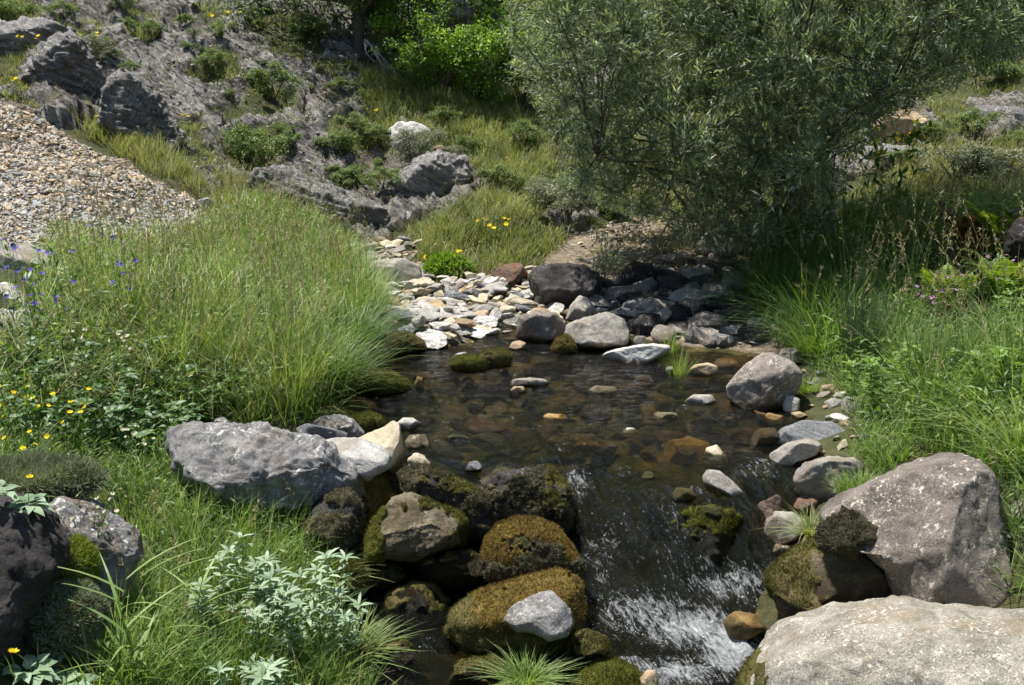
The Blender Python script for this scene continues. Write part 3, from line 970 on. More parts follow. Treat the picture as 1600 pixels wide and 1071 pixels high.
hero('boulder', 'pinkish grey rock jutting over the water below the blue grey slab', 'boulder',
     [(1194,728),(1205,708),(1230,692),(1262,685),(1285,695),(1275,712),(1245,722),(1228,742),(1205,748),(1196,742)],
     z=-.03, thick=.3, seed=9, mat='river', cuts=4, rough=.05, wz=.0, group=G, strat=.03, wetamt=.04)
hero('boulder', 'rough grey pitted rock between the slab and the large brown boulder', 'boulder',
     [(1240,752),(1246,735),(1264,720),(1300,715),(1335,718),(1347,728),(1344,745),(1318,765),(1300,788),(1262,790),(1243,772)],
     z=-.05, thick=.36, seed=10, mat='river', cuts=5, rough=.09, wz=-.05, group=G)
hero('stone', 'reddish brown split stone leaning beside a round grey one', 'stone',
     [(1163,828),(1170,805),(1188,785),(1215,773),(1222,778),(1218,800),(1200,822),(1185,843),(1170,846)],
     z=-.2, thick=.2, seed=11, mat='rust', cuts=4, rough=.08, strat=.08, level=5, wz=-.18, group=G)
hero('stone', 'round flat grey stone propped against the reddish split stone', 'stone',
     [(1190,835),(1196,812),(1212,798),(1240,801),(1258,815),(1262,832),(1245,850),(1215,856),(1195,850)],
     z=-.2, thick=.2, seed=14, mat='river', cuts=2, rough=.04, level=5, wz=-.18, group=G)
hero('stone', 'rust stained angular stone below the rough pitted rock', 'stone',
     [(1234,795),(1240,778),(1262,768),(1282,775),(1284,792),(1268,814),(1250,808)],
     z=-.13, thick=.16, seed=15, mat='rust', cuts=5, rough=.04, level=4, wz=-.11, group=G)
hero('stone', 'long rounded grey stone breaking the surface above the cascade', 'stone',
     [(1098,745),(1106,733),(1125,736),(1145,752),(1165,772),(1184,790),(1172,797),(1150,785),(1120,765),(1100,757)],
     z=-.1, thick=.16, seed=16, mat='river', cuts=2, rough=.035, level=5, wz=-.09, group=G, wetamt=.06)
hero('boulder', 'dark weed covered boulder under the water at the right of the cascade', 'boulder',
     [(1035,820),(1065,798),(1110,782),(1148,792),(1172,820),(1165,865),(1120,890),(1060,872)],
     Y=4.34, thick=.42, seed=17, mat='weed', cuts=3, rough=.07, wz=0, group=G,
     moss=[('moss', lambda P, N, px, py: (nz(P, 7) + .9 * N[:, 2] > .75).astype(float), ('moss_green', 'sprig'), dict(n=3500, thick=.008))])
hero('boulder', 'long grey lichen covered boulder overhanging the left bank', 'boulder',
     [(262,668),(300,662),(340,664),(400,664),(440,672),(500,690),(542,718),(556,745),(545,765),(520,800),(480,803),(440,795),(400,798),(360,800),(320,780),(290,745),(270,700)],
     Y=4.25, thick=.62, seed=21, mat='grey', cuts=9, rough=.11, level=6, group=G, lo=.78, hi=.93, cutlist=[(0,.9,.75,.55),(.2,-.4,1,.8)])
hero('slab', 'bright white streaked slab lying on top of the dark gap at the left of the pool', 'rock slab',
     [(498,692),(520,684),(560,684),(592,694),(612,712),(610,732),(590,742),(575,752),(552,744),(528,722),(508,706)],
     Y=4.42, thick=.34, seed=22, mat='white', cuts=3, rough=.035, group=G, strat=.03, cutlist=[(.1,.9,.6,.5)])
hero('boulder', 'cream coloured wedge rock standing at the left pool edge', 'boulder',
     [(545,692),(570,680),(598,668),(614,657),(624,664),(630,700),(628,735),(612,745),(590,735),(565,712)],
     Y=4.62, thick=.3, seed=23, mat='cream', cuts=3, rough=.03, group=G, wz=.0, cutlist=[(-.3,.7,.7,.62)])
hero('stone', 'small white stone touching the tip of the cream wedge', 'stone',
     [(618,662),(630,653),(645,653),(657,662),(650,672),(628,674)], z=0., thick=.12, seed=24, mat='white', cuts=6, rough=.03, level=4, group=G, wz=0)
hero('stone', 'dark grey angular rock at the foot of the left grass', 'stone',
     [(488,662),(500,652),(530,648),(552,655),(572,680),(560,690),(520,690),(495,680)], Y=4.95, thick=.3, seed=25, mat='grey', cuts=6, rough=.06, level=5, group=G)
hero('stone', 'flat grey stone behind the white streaked slab', 'stone',
     [(462,668),(480,662),(510,668),(545,676),(540,688),(505,692),(470,686)], Y=4.72, thick=.2, seed=26, mat='slate', cuts=6, rough=.05, level=4, group=G)
hero('stone', 'small pointed grey stone behind the long lichen boulder', 'stone',
     [(328,664),(338,654),(350,652),(362,662),(355,674),(335,674)], Y=4.7, thick=.12, seed=27, mat='grey', cuts=6, rough=.05, level=4, group=G)
hero('stone', 'crumbly cream coloured stone perched on the mossy dam', 'stone',
     [(638,718),(648,708),(662,712),(672,722),(672,738),(655,744),(640,734)], Y=4.5, thick=.12, seed=28, mat='cream', cuts=6, rough=.14, level=4, group=G)
hero('boulder', 'long dark mossy rock forming the dam across the left of the stream', 'boulder',
     [(612,752),(625,735),(650,732),(690,742),(735,762),(775,785),(788,812),(770,835),(735,836),(695,815),(655,785),(625,770)],
     Y=4.40, thick=.34, seed=29, mat='dark', cuts=4, rough=.09, level=6, group=G, wz=-.26,
     moss=[('moss', lambda P, N, px, py: ((N[:, 2] > .62) & (py < 752 + (px - 620) * .42) & (px > 655 + 10 * nz(P, 8)) & (nz(P, 7) > -.45)).astype(float), ('moss_olive', 'sprig'), dict(n=4000, thick=.01)),
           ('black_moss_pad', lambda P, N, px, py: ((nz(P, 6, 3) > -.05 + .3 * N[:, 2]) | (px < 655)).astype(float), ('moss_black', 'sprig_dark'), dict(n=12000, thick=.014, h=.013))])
hero('boulder', 'dark overhanging mossy rock at the lip of the fall', 'boulder',
     [(752,765),(775,742),(820,735),(860,740),(885,765),(892,800),(885,850),(840,850),(800,838),(768,815),(752,790)],
     Y=4.42, thick=.40, seed=30, mat='dark', cuts=4, rough=.10, level=6, group=G, wz=-.24, cutlist=[(0,-.8,.6,.55)],
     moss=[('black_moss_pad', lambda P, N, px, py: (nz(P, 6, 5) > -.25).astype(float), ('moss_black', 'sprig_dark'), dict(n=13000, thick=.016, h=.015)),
           ('moss', lambda P, N, px, py: ((px > 850 + 12 * nz(P, 8)) & (N[:, 2] > .3)).astype(float), ('moss_olive', 'sprig'), dict(n=2500, thick=.02))])
hero('boulder', 'pale brown mottled rock below the dam at the left', 'boulder',
     [(572,842),(590,808),(612,778),(640,768),(672,782),(705,800),(735,822),(738,842),(700,860),(650,876),(600,872),(570,880)],
     Y=4.15, thick=.42, seed=31, mat='brown', cuts=3, rough=.06, level=6, group=G, wz=-.27, cutlist=[(-.2,.7,.8,.7)],
     moss=[('moss', lambda P, N, px, py: (((px - 680) / 60) + nz(P, 8) * 1.1 - .25 > 0).astype(float), ('moss_olive', 'sprig'), dict(n=6500, thick=.009)),
           ('green_moss_pad', lambda P, N, px, py: (px < 600 + 14 * nz(P, 8)).astype(float), ('moss_green', 'sprig'), dict(n=2500, thick=.012))])
hero('boulder', 'round dome rock coated in golden moss with a black patch in front', 'boulder',
     [(758,868),(762,845),(778,825),(805,814),(838,813),(865,826),(888,852),(903,878),(900,905),(860,920),(800,918),(765,895)],
     Y=4.02, thick=.36, seed=32, mat='weed', cuts=0, rough=.03, level=6, group=G, wz=-.33, p=2.1,
     moss=[('golden_moss_cap', lambda P, N, px, py: (py < 885 + 14 * nz(P, 9)).astype(float) * 1., ('moss_gold', 'sprig_gold'), dict(n=15000, thick=.012, h=.011)),
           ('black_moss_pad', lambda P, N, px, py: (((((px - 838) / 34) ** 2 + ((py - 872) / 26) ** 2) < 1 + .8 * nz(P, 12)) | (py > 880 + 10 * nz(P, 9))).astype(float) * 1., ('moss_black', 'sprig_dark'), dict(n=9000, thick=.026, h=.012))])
hero('boulder', 'broad mossy rock with golden rim in the middle of the lower stream', 'boulder',
     [(700,985),(708,955),(740,930),(790,915),(840,900),(880,895),(905,912),(912,950),(908,985),(890,1010),(840,1020),(780,1025),(730,1015)],
     Y=3.72, thick=.42, seed=33, mat='weed', cuts=2, rough=.05, level=6, group=G, wz=-.36, p=2.2, cutlist=[(0,.8,.7,.75)],
     moss=[('golden_moss_cap', lambda P, N, px, py: ((px > 735 + (py - 900) * .15 + 22 * nz(P, 8)) & (py < 985 + 15 * nz(P, 8))).astype(float), ('moss_gold', 'sprig_gold'), dict(n=13000, thick=.010, h=.010)),
           ('moss', lambda P, N, px, py: ((px < 760 + 22 * nz(P, 8)) | (py > 965)).astype(float), ('moss_olive', 'sprig'), dict(n=8000, thick=.008, h=.010))])
hero('stone', 'bare flat grey stone resting on the golden mossy rock in the stream', 'stone',
     [(786,970),(798,948),(830,932),(862,922),(874,935),(892,952),(897,975),(885,995),(858,1002),(835,990),(805,985)],
     Y=3.50, thick=.20, seed=34, mat='grey', cuts=4, rough=.045, level=5, group=G, cutlist=[(0,.6,.8,.6)])
hero('moss_dome', 'bright green moss dome cut off by the bottom edge beside the white water', 'mossy rock',
     [(885,1075),(905,1050),(935,1036),(965,1036),(992,1048),(1008,1075),(1010,1130),(950,1150),(890,1120)],
     Y=3.42, thick=.28, seed=35, mat='weed', cuts=0, rough=.03, level=6, group=G, p=2.1,
     moss=[('moss', lambda P, N, px, py: np.ones(len(P)), ('moss_green', 'sprig'), dict(n=16000, thick=.010, h=.010))])
hero('stone', 'small tan crumbly stone beside the bottom moss dome', 'stone',
     [(1000,1062),(1012,1046),(1025,1050),(1030,1070),(1020,1090),(1004,1085)], Y=3.36, thick=.1, seed=36, mat='tan', cuts=6, rough=.1, level=4, group=G)
# stones awash in the lower left pool
for i, (poly, Y_, lab, mt_) in enumerate([
    ([(595,960),(605,930),(640,912),(680,915),(700,940),(690,970),(640,985)], 3.98, 'weedy brown stone awash in the lower left pool nearest the grass', 'weed'),
    ([(650,885),(690,862),(735,858),(765,880),(765,905),(720,920),(665,912)], 4.1, 'wide weedy stone awash just left of the golden dome', 'weed'),
    ([(560,905),(580,885),(620,885),(640,905),(610,925),(570,925)], 4.12, 'low brown stone awash under the pale mottled rock', 'brown'),
    ([(700,1062),(720,1035),(770,1025),(800,1045),(790,1085),(730,1095)], 3.5, 'dark weedy stone awash at the bottom edge behind the green grass tuft', 'weed'),
    ([(560,1040),(580,1010),(630,1000),(655,1030),(630,1070),(575,1075)], 3.62, 'dark weedy stone awash close to the lower left bank', 'weed'),
    ([(890,1000),(915,985),(950,995),(955,1020),(920,1035),(890,1025)], 3.55, 'small weedy stone in the white water beside the bottom moss dome', 'weed')]):
    hero('stone', lab, 'stone', poly, Y=Y_, thick=.3, seed=40 + i, mat=mt_, cuts=2, rough=.06, level=5, wz=0.0, group=G, wetamt=.1,
         moss=[('moss', lambda P, N, px, py: (nz(P, 7) + .6 * N[:, 2] > .35).astype(float), ('moss_olive', 'sprig'), dict(n=2500, thick=.006, h=.007))])
# far bank
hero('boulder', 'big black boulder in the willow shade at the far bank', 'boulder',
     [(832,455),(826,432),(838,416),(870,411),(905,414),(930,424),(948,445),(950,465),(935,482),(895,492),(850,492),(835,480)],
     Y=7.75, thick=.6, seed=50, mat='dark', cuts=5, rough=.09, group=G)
hero('boulder', 'brown angular rock under the grassy mound', 'boulder',
     [(762,445),(768,425),(790,413),(815,412),(826,428),(818,450),(790,458)], Y=8.3, thick=.35, seed=51, mat='rust', cuts=7, rough=.08, level=5, group=G)
hero('boulder', 'pale triangular boulder marked by twig shadows, in front of the black boulder', 'boulder',
     [(884,500),(890,478),(905,462),(918,466),(932,484),(934,500),(910,508)], Y=7.3, thick=.26, seed=52, mat='river', cuts=6, rough=.04, level=5, group=G)
hero('boulder', 'large light grey boulder with dark hollows at the far waterline', 'boulder',
     [(880,528),(884,508),(915,496),(948,488),(975,498),(984,520),(980,540),(940,548),(900,546)], z=0., thick=.5, seed=53, mat='river', cuts=5, rough=.06, level=5, group=G, wz=0.)
hero('boulder', 'beige block shaped boulder at the far waterline beside the cobbles', 'boulder',
     [(806,525),(810,495),(835,486),(870,490),(884,508),(880,530),(850,538),(815,534)], z=0., thick=.45, seed=54, mat='granite', cuts=5, rough=.06, level=5, group=G, wz=0.)
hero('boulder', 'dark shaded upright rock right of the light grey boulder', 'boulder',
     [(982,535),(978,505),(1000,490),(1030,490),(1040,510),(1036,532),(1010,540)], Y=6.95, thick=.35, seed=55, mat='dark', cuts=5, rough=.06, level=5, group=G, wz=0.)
hero('stone', 'small squarish beige stone between the light grey boulder and the white rock', 'stone',
     [(990,530),(994,525),(1006,525),(1010,538),(1000,542),(992,540)], Y=6.6, thick=.07, seed=56, mat='river', cuts=6, rough=.03, level=4, group=G)
hero('slab', 'wide flat grey slab at the head of the cobble bar', 'rock slab',
     [(562,435),(566,415),(590,406),(630,404),(655,415),(660,435),(655,452),(625,452),(590,442)], Y=8.35, thick=.45, seed=57, mat='river', cuts=5, rough=.05, level=5, group=G, strat=.05)
hero('boulder', 'grey boulder half hidden below the willow on the sandy bank', 'boulder',
     [(1085,392),(1095,368),(1120,357),(1150,358),(1172,375),(1175,398),(1130,405)], Y=9.0, thick=.45, seed=58, mat='river', cuts=5, rough=.05, level=5, group=G)
hero('boulder', 'dark jagged rock in the willow shade right of the black boulder', 'boulder',
     [(965,455),(968,425),(990,408),(1020,414),(1022,445),(1000,460)], Y=8.1, thick=.4, seed=59, mat='dark', cuts=7, rough=.09, level=5, group=G)
hero('stone', 'grey flat stone at the far right waterline in half shade', 'stone',
     [(1096,540),(1100,526),(1120,520),(1145,525),(1150,538),(1130,546),(1105,547)], z=0., thick=.26, seed=60, mat='slate', cuts=4, rough=.05, level=4, group=G, wz=0, strat=.05)
hero('stone', 'dark grey stone beside the flat one at the far right waterline', 'stone',
     [(1068,535),(1074,524),(1092,522),(1098,534),(1088,543),(1072,543)], z=0., thick=.14, seed=61, mat='dark', cuts=5, rough=.05, level=4, group=G, wz=0)
# left edge
hero('boulder', 'pale flat grey slab leaning at the foot of the scree', 'boulder',
     [(-60,440),(-50,385),(0,376),(45,378),(78,398),(92,440),(60,460),(0,450)], Y=6.9, thick=.5, seed=62, mat='river', cuts=4, rough=.03, level=5, group=G)
hero('boulder', 'bright white boulder at the left edge behind the blue flowers', 'boulder',
     [(-60,500),(-50,450),(10,442),(38,452),(55,465),(48,482),(10,495)], Y=5.9, thick=.4, seed=63, mat='white', cuts=5, rough=.07, level=5, group=G)
hero('boulder', 'white cracked boulder below the bright one at the left edge', 'boulder',
     [(-80,570),(-70,495),(0,484),(45,484),(72,500),(70,525),(40,545),(0,560)], Y=5.55, thick=.5, seed=64, mat='white', cuts=6, rough=.08, level=5, group=G)
hero('rock_outcrop', 'dark rough outcrop filling the lower left corner under the flowers', 'rock outcrop',
     [(-260,1150),(-230,820),(-100,775),(0,780),(60,800),(88,850),(80,910),(45,960),(30,1040),(40,1150),(-100,1220)],
     Y=2.75, thick=.6, seed=65, mat='dark', cuts=5, rough=.10, level=6, group=G, tiltback=.4)
hero('boulder', 'weathered grey slab with white lichen sloping down beside the corner outcrop', 'boulder',
     [(40,860),(70,800),(92,779),(135,785),(180,808),(214,835),(222,868),(200,930),(150,960),(80,960)],
     Y=3.15, thick=.4, seed=66, mat='grey', cuts=5, rough=.08, level=6, group=G, tiltback=.3, strat=.06)
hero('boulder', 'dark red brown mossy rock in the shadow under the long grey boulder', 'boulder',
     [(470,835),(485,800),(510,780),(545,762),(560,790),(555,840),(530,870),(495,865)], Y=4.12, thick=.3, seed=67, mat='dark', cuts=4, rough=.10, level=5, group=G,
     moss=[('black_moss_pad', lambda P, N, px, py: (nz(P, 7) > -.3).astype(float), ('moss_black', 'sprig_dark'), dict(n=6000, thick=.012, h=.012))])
hero('boulder', 'brown boulder cut off by the right edge behind the dark gap', 'boulder',
     [(1560,830),(1570,795),(1592,776),(1640,765),(1690,800),(1690,880),(1620,900),(1575,880)], Y=3.75, thick=.5, seed=68, mat='granite', cuts=4, rough=.05, level=5, group=G)
hero('stone', 'grey banded stone in the grass above the large brown boulder', 'stone',
     [(1532,706),(1538,692),(1558,686),(1578,694),(1580,708),(1558,716)], Y=4.15, thick=.16, seed=69, mat='slate', cuts=4, rough=.05, level=4, group=G, strat=.08)
hero('boulder', 'pale rock behind the fern at the right edge', 'boulder',
     [(1462,400),(1468,386),(1485,378),(1500,384),(1502,404),(1480,408)], Y=7.4, thick=.22, seed=70, mat='slate', cuts=5, rough=.05, level=4, group=G)
hero('boulder', 'dark porous rock at the right edge between two ferns', 'boulder',
     [(1572,395),(1575,362),(1590,340),(1620,335),(1650,370),(1640,410),(1600,418)], Y=6.2, thick=.35, seed=71, mat='dark', cuts=5, rough=.1, level=5, group=G)
hero('stone', 'small white stone standing right of the tan wedge boulder', 'stone',
     [(1223,632),(1228,620),(1240,618),(1250,624),(1248,642),(1236,648),(1225,644)], z=0., thick=.12, seed=72, mat='white', cuts=6, rough=.03, level=4, group=G, wz=0, wetamt=.02)
hero('stone', 'orange tan stone in the gravel at the right bank', 'stone',
     [(1280,612),(1284,602),(1300,600),(1313,608),(1314,625),(1295,628),(1282,622)], Y=5.55, thick=.13, seed=73, mat='tan', cuts=5, rough=.03, level=4, group=G)
hero('stone', 'pale pinkish stone at the grass edge below the orange tan one', 'stone',
     [(1314,630),(1322,620),(1336,622),(1338,650),(1330,665),(1318,658)], Y=5.2, thick=.14, seed=74, mat='river', cuts=5, rough=.04, level=4, group=G)
hero('stone', 'flat beige stone behind the white stone at the right bank', 'stone',
     [(1288,628),(1300,622),(1318,626),(1322,638),(1304,644),(1290,638)], Y=5.35, thick=.16, seed=75, mat='river', cuts=5, rough=.04, level=4, group=G)
hero('stone', 'flat grey stone above the tan wedge boulder', 'stone',
     [(1216,560),(1222,546),(1242,543),(1254,550),(1254,566),(1235,570)], Y=6.1, thick=.16, seed=76, mat='river', cuts=5, rough=.04, level=4, group=G)
hero('stone', 'grey crumbly stone half sunk in the grass right of the blue grey slab', 'stone',
     [(1325,680),(1335,664),(1360,662),(1385,675),(1388,690),(1360,694),(1335,692)], Y=4.78, thick=.18, seed=77, mat='river', cuts=5, rough=.07, level=4, group=G)
# hillside rocks
hero('rock_outcrop', 'folded layered grey outcrop at the upper left', 'rock outcrop',
     [(30,175),(40,120),(38,85),(70,58),(110,50),(135,75),(150,110),(158,150),(150,178),(110,200),(60,195)], Y=11.2, thick=1.6, seed=80, mat='bedrock', cuts=12, rough=.13, strat=.20, level=6, tiltback=.5, lo=.55)
hero('rock_outcrop', 'contorted layered outcrop with white lichen above the scree tip', 'rock outcrop',
     [(165,190),(170,150),(185,118),(215,120),(245,150),(265,195),(290,225),(330,262),(320,285),(270,245),(215,215),(185,205)], Y=10.7, thick=1.3, seed=81, mat='bedrock', cuts=12, rough=.14, strat=.20, level=6, tiltback=.5, lo=.55)
hero('rock_outcrop', 'dark layered band of rock at the top left corner', 'rock outcrop',
     [(-120,140),(-100,40),(0,28),(60,30),(110,48),(100,70),(50,78),(30,130),(0,150)], Y=11.9, thick=1.4, seed=82, mat='bedrock', cuts=12, rough=.12, strat=.18, level=6, tiltback=.5, lo=.55)
hero('rock_outcrop', 'white lichen covered knob of rock on the hillside', 'rock outcrop',
     [(610,232),(608,205),(622,192),(648,192),(672,202),(672,222),(650,238),(625,240)], Y=11.9, thick=.6, seed=83, mat='white', cuts=6, rough=.11, level=5)
hero('rock_outcrop', 'dark overhanging rock face under the grey shrub', 'rock outcrop',
     [(625,330),(618,285),(640,250),(690,238),(730,245),(738,275),(725,300),(700,320),(680,345),(650,345)], Y=11.0, thick=.9, seed=84, mat='bedrock', cuts=5, rough=.13, level=6, strat=.10)
hero('rock_outcrop', 'tan slab outcrop jutting out behind the willow at the right', 'rock outcrop',
     [(1345,215),(1355,185),(1385,168),(1420,168),(1445,182),(1442,205),(1410,212),(1380,230)], Y=12.4, thick=.8, seed=85, mat='tan', cuts=6, rough=.10, level=5, strat=.12)
hero('rock_outcrop', 'grey layered rock below the tan slab outcrop', 'rock outcrop',
     [(1330,275),(1335,240),(1370,225),(1420,232),(1465,250),(1450,270),(1400,280)], Y=11.7, thick=.8, seed=86, mat='bedrock', cuts=6, rough=.10, level=5, strat=.12)
hero('rock_outcrop', 'pale grey rock shelf on the slope at the right edge', 'rock outcrop',
     [(1505,185),(1530,165),(1580,168),(1640,180),(1650,215),(1580,215),(1530,205)], Y=13.2, thick=1.0, seed=87, mat='bedrock', cuts=6, rough=.08, level=5, strat=.12)
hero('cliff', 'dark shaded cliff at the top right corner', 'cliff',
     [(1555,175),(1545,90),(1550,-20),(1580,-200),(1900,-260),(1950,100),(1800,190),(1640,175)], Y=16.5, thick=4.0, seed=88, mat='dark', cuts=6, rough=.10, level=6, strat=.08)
hero('rock_outcrop', 'grey rock with lichen at the top centre between two bushes', 'rock outcrop',
     [(640,32),(650,-10),(690,-30),(730,-10),(735,25),(700,40),(665,42)], Y=15.0, thick=1.0, seed=89, mat='bedrock', cuts=6, rough=.10, level=5, strat=.1)
hero('rock_outcrop', 'grey brown rock shelf low on the slope left of the cobbles', 'rock outcrop',
     [(395,310),(400,270),(440,255),(500,285),(560,310),(610,330),(620,360),(580,372),(520,360),(450,335)], Y=10.2, thick=.9, seed=90, mat='bedrock', cuts=12, rough=.13, strat=.15, level=6, tiltback=.4, lo=.55)
hero('stone', 'small white stone on the slope left of the grey shrub', 'stone',
     [(598,262),(600,250),(610,245),(618,255),(615,268),(603,270)], Y=11.6, thick=.2, seed=91, mat='white', cuts=6, rough=.06, level=4)
hero('stone', 'tan blocky stone above the dark overhanging face', 'stone',
     [(672,240),(675,230),(690,227),(700,235),(696,246),(680,248)], Y=11.5, thick=.2, seed=92, mat='tan', cuts=6, rough=.06, level=4)
hero('stone', 'grey stone at the right tip of the scree', 'stone',
     [(305,322),(310,312),(325,309),(338,316),(334,326),(315,330)], Y=9.1, thick=.2, seed=93, mat='river', cuts=6, rough=.06, level=4)

# moss hummocks in the far pool
MO = 'moss cushions in the pool'
for i, (poly, lab, mt_, sp) in enumerate([
    ([(545,605),(552,590),(580,580),(610,582),(635,595),(645,608),(600,618),(555,616)], 'largest bright green moss cushion at the left pool edge', 'moss_green', 'sprig'),
    ([(702,572),(712,560),(735,556),(757,562),(760,576),(730,581)], 'bright green moss cushion beside a white stone in the far pool', 'moss_green', 'sprig'),
    ([(745,560),(760,548),(782,546),(798,556),(795,570),(765,575)], 'darker moss cushion just right of the bright one in the far pool', 'moss_olive', 'sprig'),
    ([(602,540),(612,524),(635,520),(655,530),(665,543),(640,548),(612,548)], 'olive brown moss cushion where the grass meets the cobbles', 'moss_olive', 'sprig_gold'),
    ([(688,506),(695,497),(715,494),(735,503),(735,510),(705,512)], 'olive moss cushion on the cobble bar', 'moss_olive', 'sprig_gold'),
    ([(520,640),(530,628),(560,624),(582,632),(585,645),(550,650)], 'reddish brown moss cushion at the left pool edge', 'moss_olive', 'sprig_gold'),
    ([(545,668),(552,652),(575,645),(595,655),(598,672),(570,680)], 'green moss cushion behind the cream wedge', 'moss_green', 'sprig'),
    ([(510,660),(518,645),(540,640),(556,652),(545,668)], 'small dark green moss cushion by the grey rocks', 'moss_green', 'sprig'),
    ([(865,545),(872,530),(885,524),(900,540),(898,552),(875,554)], 'olive moss cushion at the foot of the light grey boulder', 'moss_olive', 'sprig_gold')]):
    hero('moss_cushion', lab, 'moss cushion', poly, z=-.01 if i not in (3, 4) else .02, thick=.28 if i == 0 else .22, seed=100 + i, mat='weed', cuts=0, rough=.05, level=5, p=2.1, group=MO,
         moss=[('moss', lambda P, N, px, py: np.ones(len(P)), (mt_, sp), dict(n=5000, thick=.010, h=.010))])
# named small stones in the stream
ST = 'stones standing in the stream'
for i, (poly, z_, lab, mt_) in enumerate([
    ([(970,676),(980,668),(992,669),(999,677),(990,682),(976,682)], 0, 'tiny white stone alone in the middle of the pool', 'white'),
    ([(1077,578),(1085,570),(1105,567),(1120,571),(1123,582),(1108,590),(1085,588)], 0, 'tan stone above water left of the wedge boulder', 'tan'),
    ([(1040,578),(1043,573),(1050,573),(1054,579),(1050,586),(1042,585)], 0, 'little brown pebble left of the tan stone in the water', 'river'),
    ([(1174,692),(1180,685),(1198,684),(1212,690),(1214,697),(1195,700),(1180,700)], -.01, 'bright orange stone in the shallow water by the pinkish rock', 'ochre'),
    ([(790,600),(802,593),(828,590),(855,594),(860,600),(838,606),(800,606)], 0, 'flat grey stone just breaking the middle of the pool', 'river'),
    ([(797,610),(803,604),(818,604),(822,612),(812,618),(800,616)], 0, 'small brown stone in front of the flat one in the pool', 'tan'),
    ([(727,735),(732,722),(745,720),(754,726),(752,738),(738,740)], -.01, 'pale grey stone in the water behind the dam', 'slate'),
    ([(703,562),(715,552),(728,550),(730,556),(716,564)], 0, 'grey stone beside the bright green cushion in the far pool', 'river'),
    ([(722,562),(735,557),(756,559),(759,568),(748,568)], .01, 'white stone lying on the bright green cushion', 'white'),
    ([(1068,628),(1085,616),(1112,617),(1120,628),(1108,635),(1078,634)], 0, 'purplish grey stone splashed left of the wedge boulder base', 'river'),
    ([(1098,718),(1104,700),(1120,695),(1135,712),(1138,725),(1118,728)], -.02, 'beige pointed stone standing above the fall at the right', 'cream'),
    ([(1030,715),(1045,690),(1075,683),(1110,692),(1112,725),(1080,735),(1045,732)], -.12, 'ochre boulder under a skin of running water above the fall', 'ochre'),
    ([(1235,645),(1250,643),(1268,652),(1262,657),(1240,654)], 0, 'flat orange edged stone in the shallows below the wedge boulder', 'tan'),
    ([(1190,655),(1200,645),(1225,650),(1228,662),(1205,668)], -.03, 'ochre stone in the riffle below the wedge boulder', 'ochre'),
    ([(648,600),(652,588),(660,590),(664,612),(655,618),(649,612)], -.02, 'narrow orange stone upright in the water near the largest cushion', 'ochre'),
    ([(632,690),(640,680),(665,678),(672,700),(655,712),(636,706)], -.02, 'brown mossy stone beside the cream wedge', 'brown'),
    ([(1078,800),(1100,790),(1130,792),(1135,812),(1100,818)], -.1, 'dark weedy stone below the long rounded one', 'weed'),
    ([(1130,970),(1150,955),(1180,960),(1195,985),(1165,1005),(1138,995)], -.38, 'ochre boulder under the white water beside the corner boulder', 'ochre'),
    ([(1045,775),(1058,762),(1082,764),(1090,778),(1070,788),(1050,785)], -.06, 'dark wet stone breaking the smooth tongue of the fall', 'weed'),
    ([(1200,862),(1212,850),(1235,853),(1240,868),(1222,876)], -.22, 'brown wet stone in the white water below the round flat stone', 'brown'),
    ([(1150,745),(1162,733),(1185,736),(1190,748),(1170,755)], -.02, 'ochre wet stone in the riffle above the long rounded stone', 'ochre'),
    ([(1172,868),(1180,858),(1196,860),(1200,872),(1184,880)], -.24, 'small weedy stone in the rapids under the split stone', 'weed'),
    ([(985,745),(1000,735),(1022,738),(1026,748),(1005,754)], -.03, 'olive stone just under the lip of the fall', 'weed'),
    ([(915,612),(930,603),(960,604),(968,613),(945,620)], -.015, 'olive brown stone awash in the right middle of the pool', 'brown'),
    ([(840,655),(856,646),(884,648),(890,658),(866,664)], -.015, 'ochre stone awash in the middle of the pool', 'ochre'),
    ([(1010,655),(1026,644),(1056,645),(1064,657),(1036,663)], -.015, 'mottled stone awash right of the tiny white stone', 'brown'),
    ([(690,688),(705,679),(728,681),(734,691),(712,697)], -.015, 'weedy stone awash left of the pale grey one', 'weed'),
    ([(890,700),(905,690),(935,692),(942,703),(915,710)], -.02, 'large ochre stone awash just above the lip of the fall', 'ochre'),
    ([(794,545),(800,535),(812,532),(822,536),(820,545),(805,549)], 0, 'light tan stone at the far waterline', 'tan')]):
    hero('stone', lab, 'stone', poly, z=z_ - .01, thick=.3 if i in (11, 17) else .16, seed=130 + i, mat=mt_, cuts=4, rough=.05, level=4, wz=z_, wetamt=.02, group=ST)

# ------------------------------------------------------------ cobbles: individual stones
rs = np.random.RandomState(11)
TONES = [('white', 'white'), ('river', 'grey'), ('cream', 'cream coloured'), ('tan', 'tan'), ('granite', 'brown grey'), ('slate', 'blue grey')]
def scatter_poly(poly, n, rs, mind=0.0, wfun=None):
    poly = np.array(poly, float)
    lo, hi = poly.min(0), poly.max(0)
    out = []
    tries = 0
    while len(out) < n and tries < n * 60:
        tries += 1
        p_ = rs.uniform(lo, hi)
        if pip(poly, np.array([p_[0]]), np.array([p_[1]]))[0]:
            q = onland(p_[0], p_[1])
            s = 1.0
            if all((q[0] - o[0]) ** 2 + (q[1] - o[1]) ** 2 > mind ** 2 for o in out):
                out.append((q[0], q[1], q[2], p_[0], p_[1]))
    return out

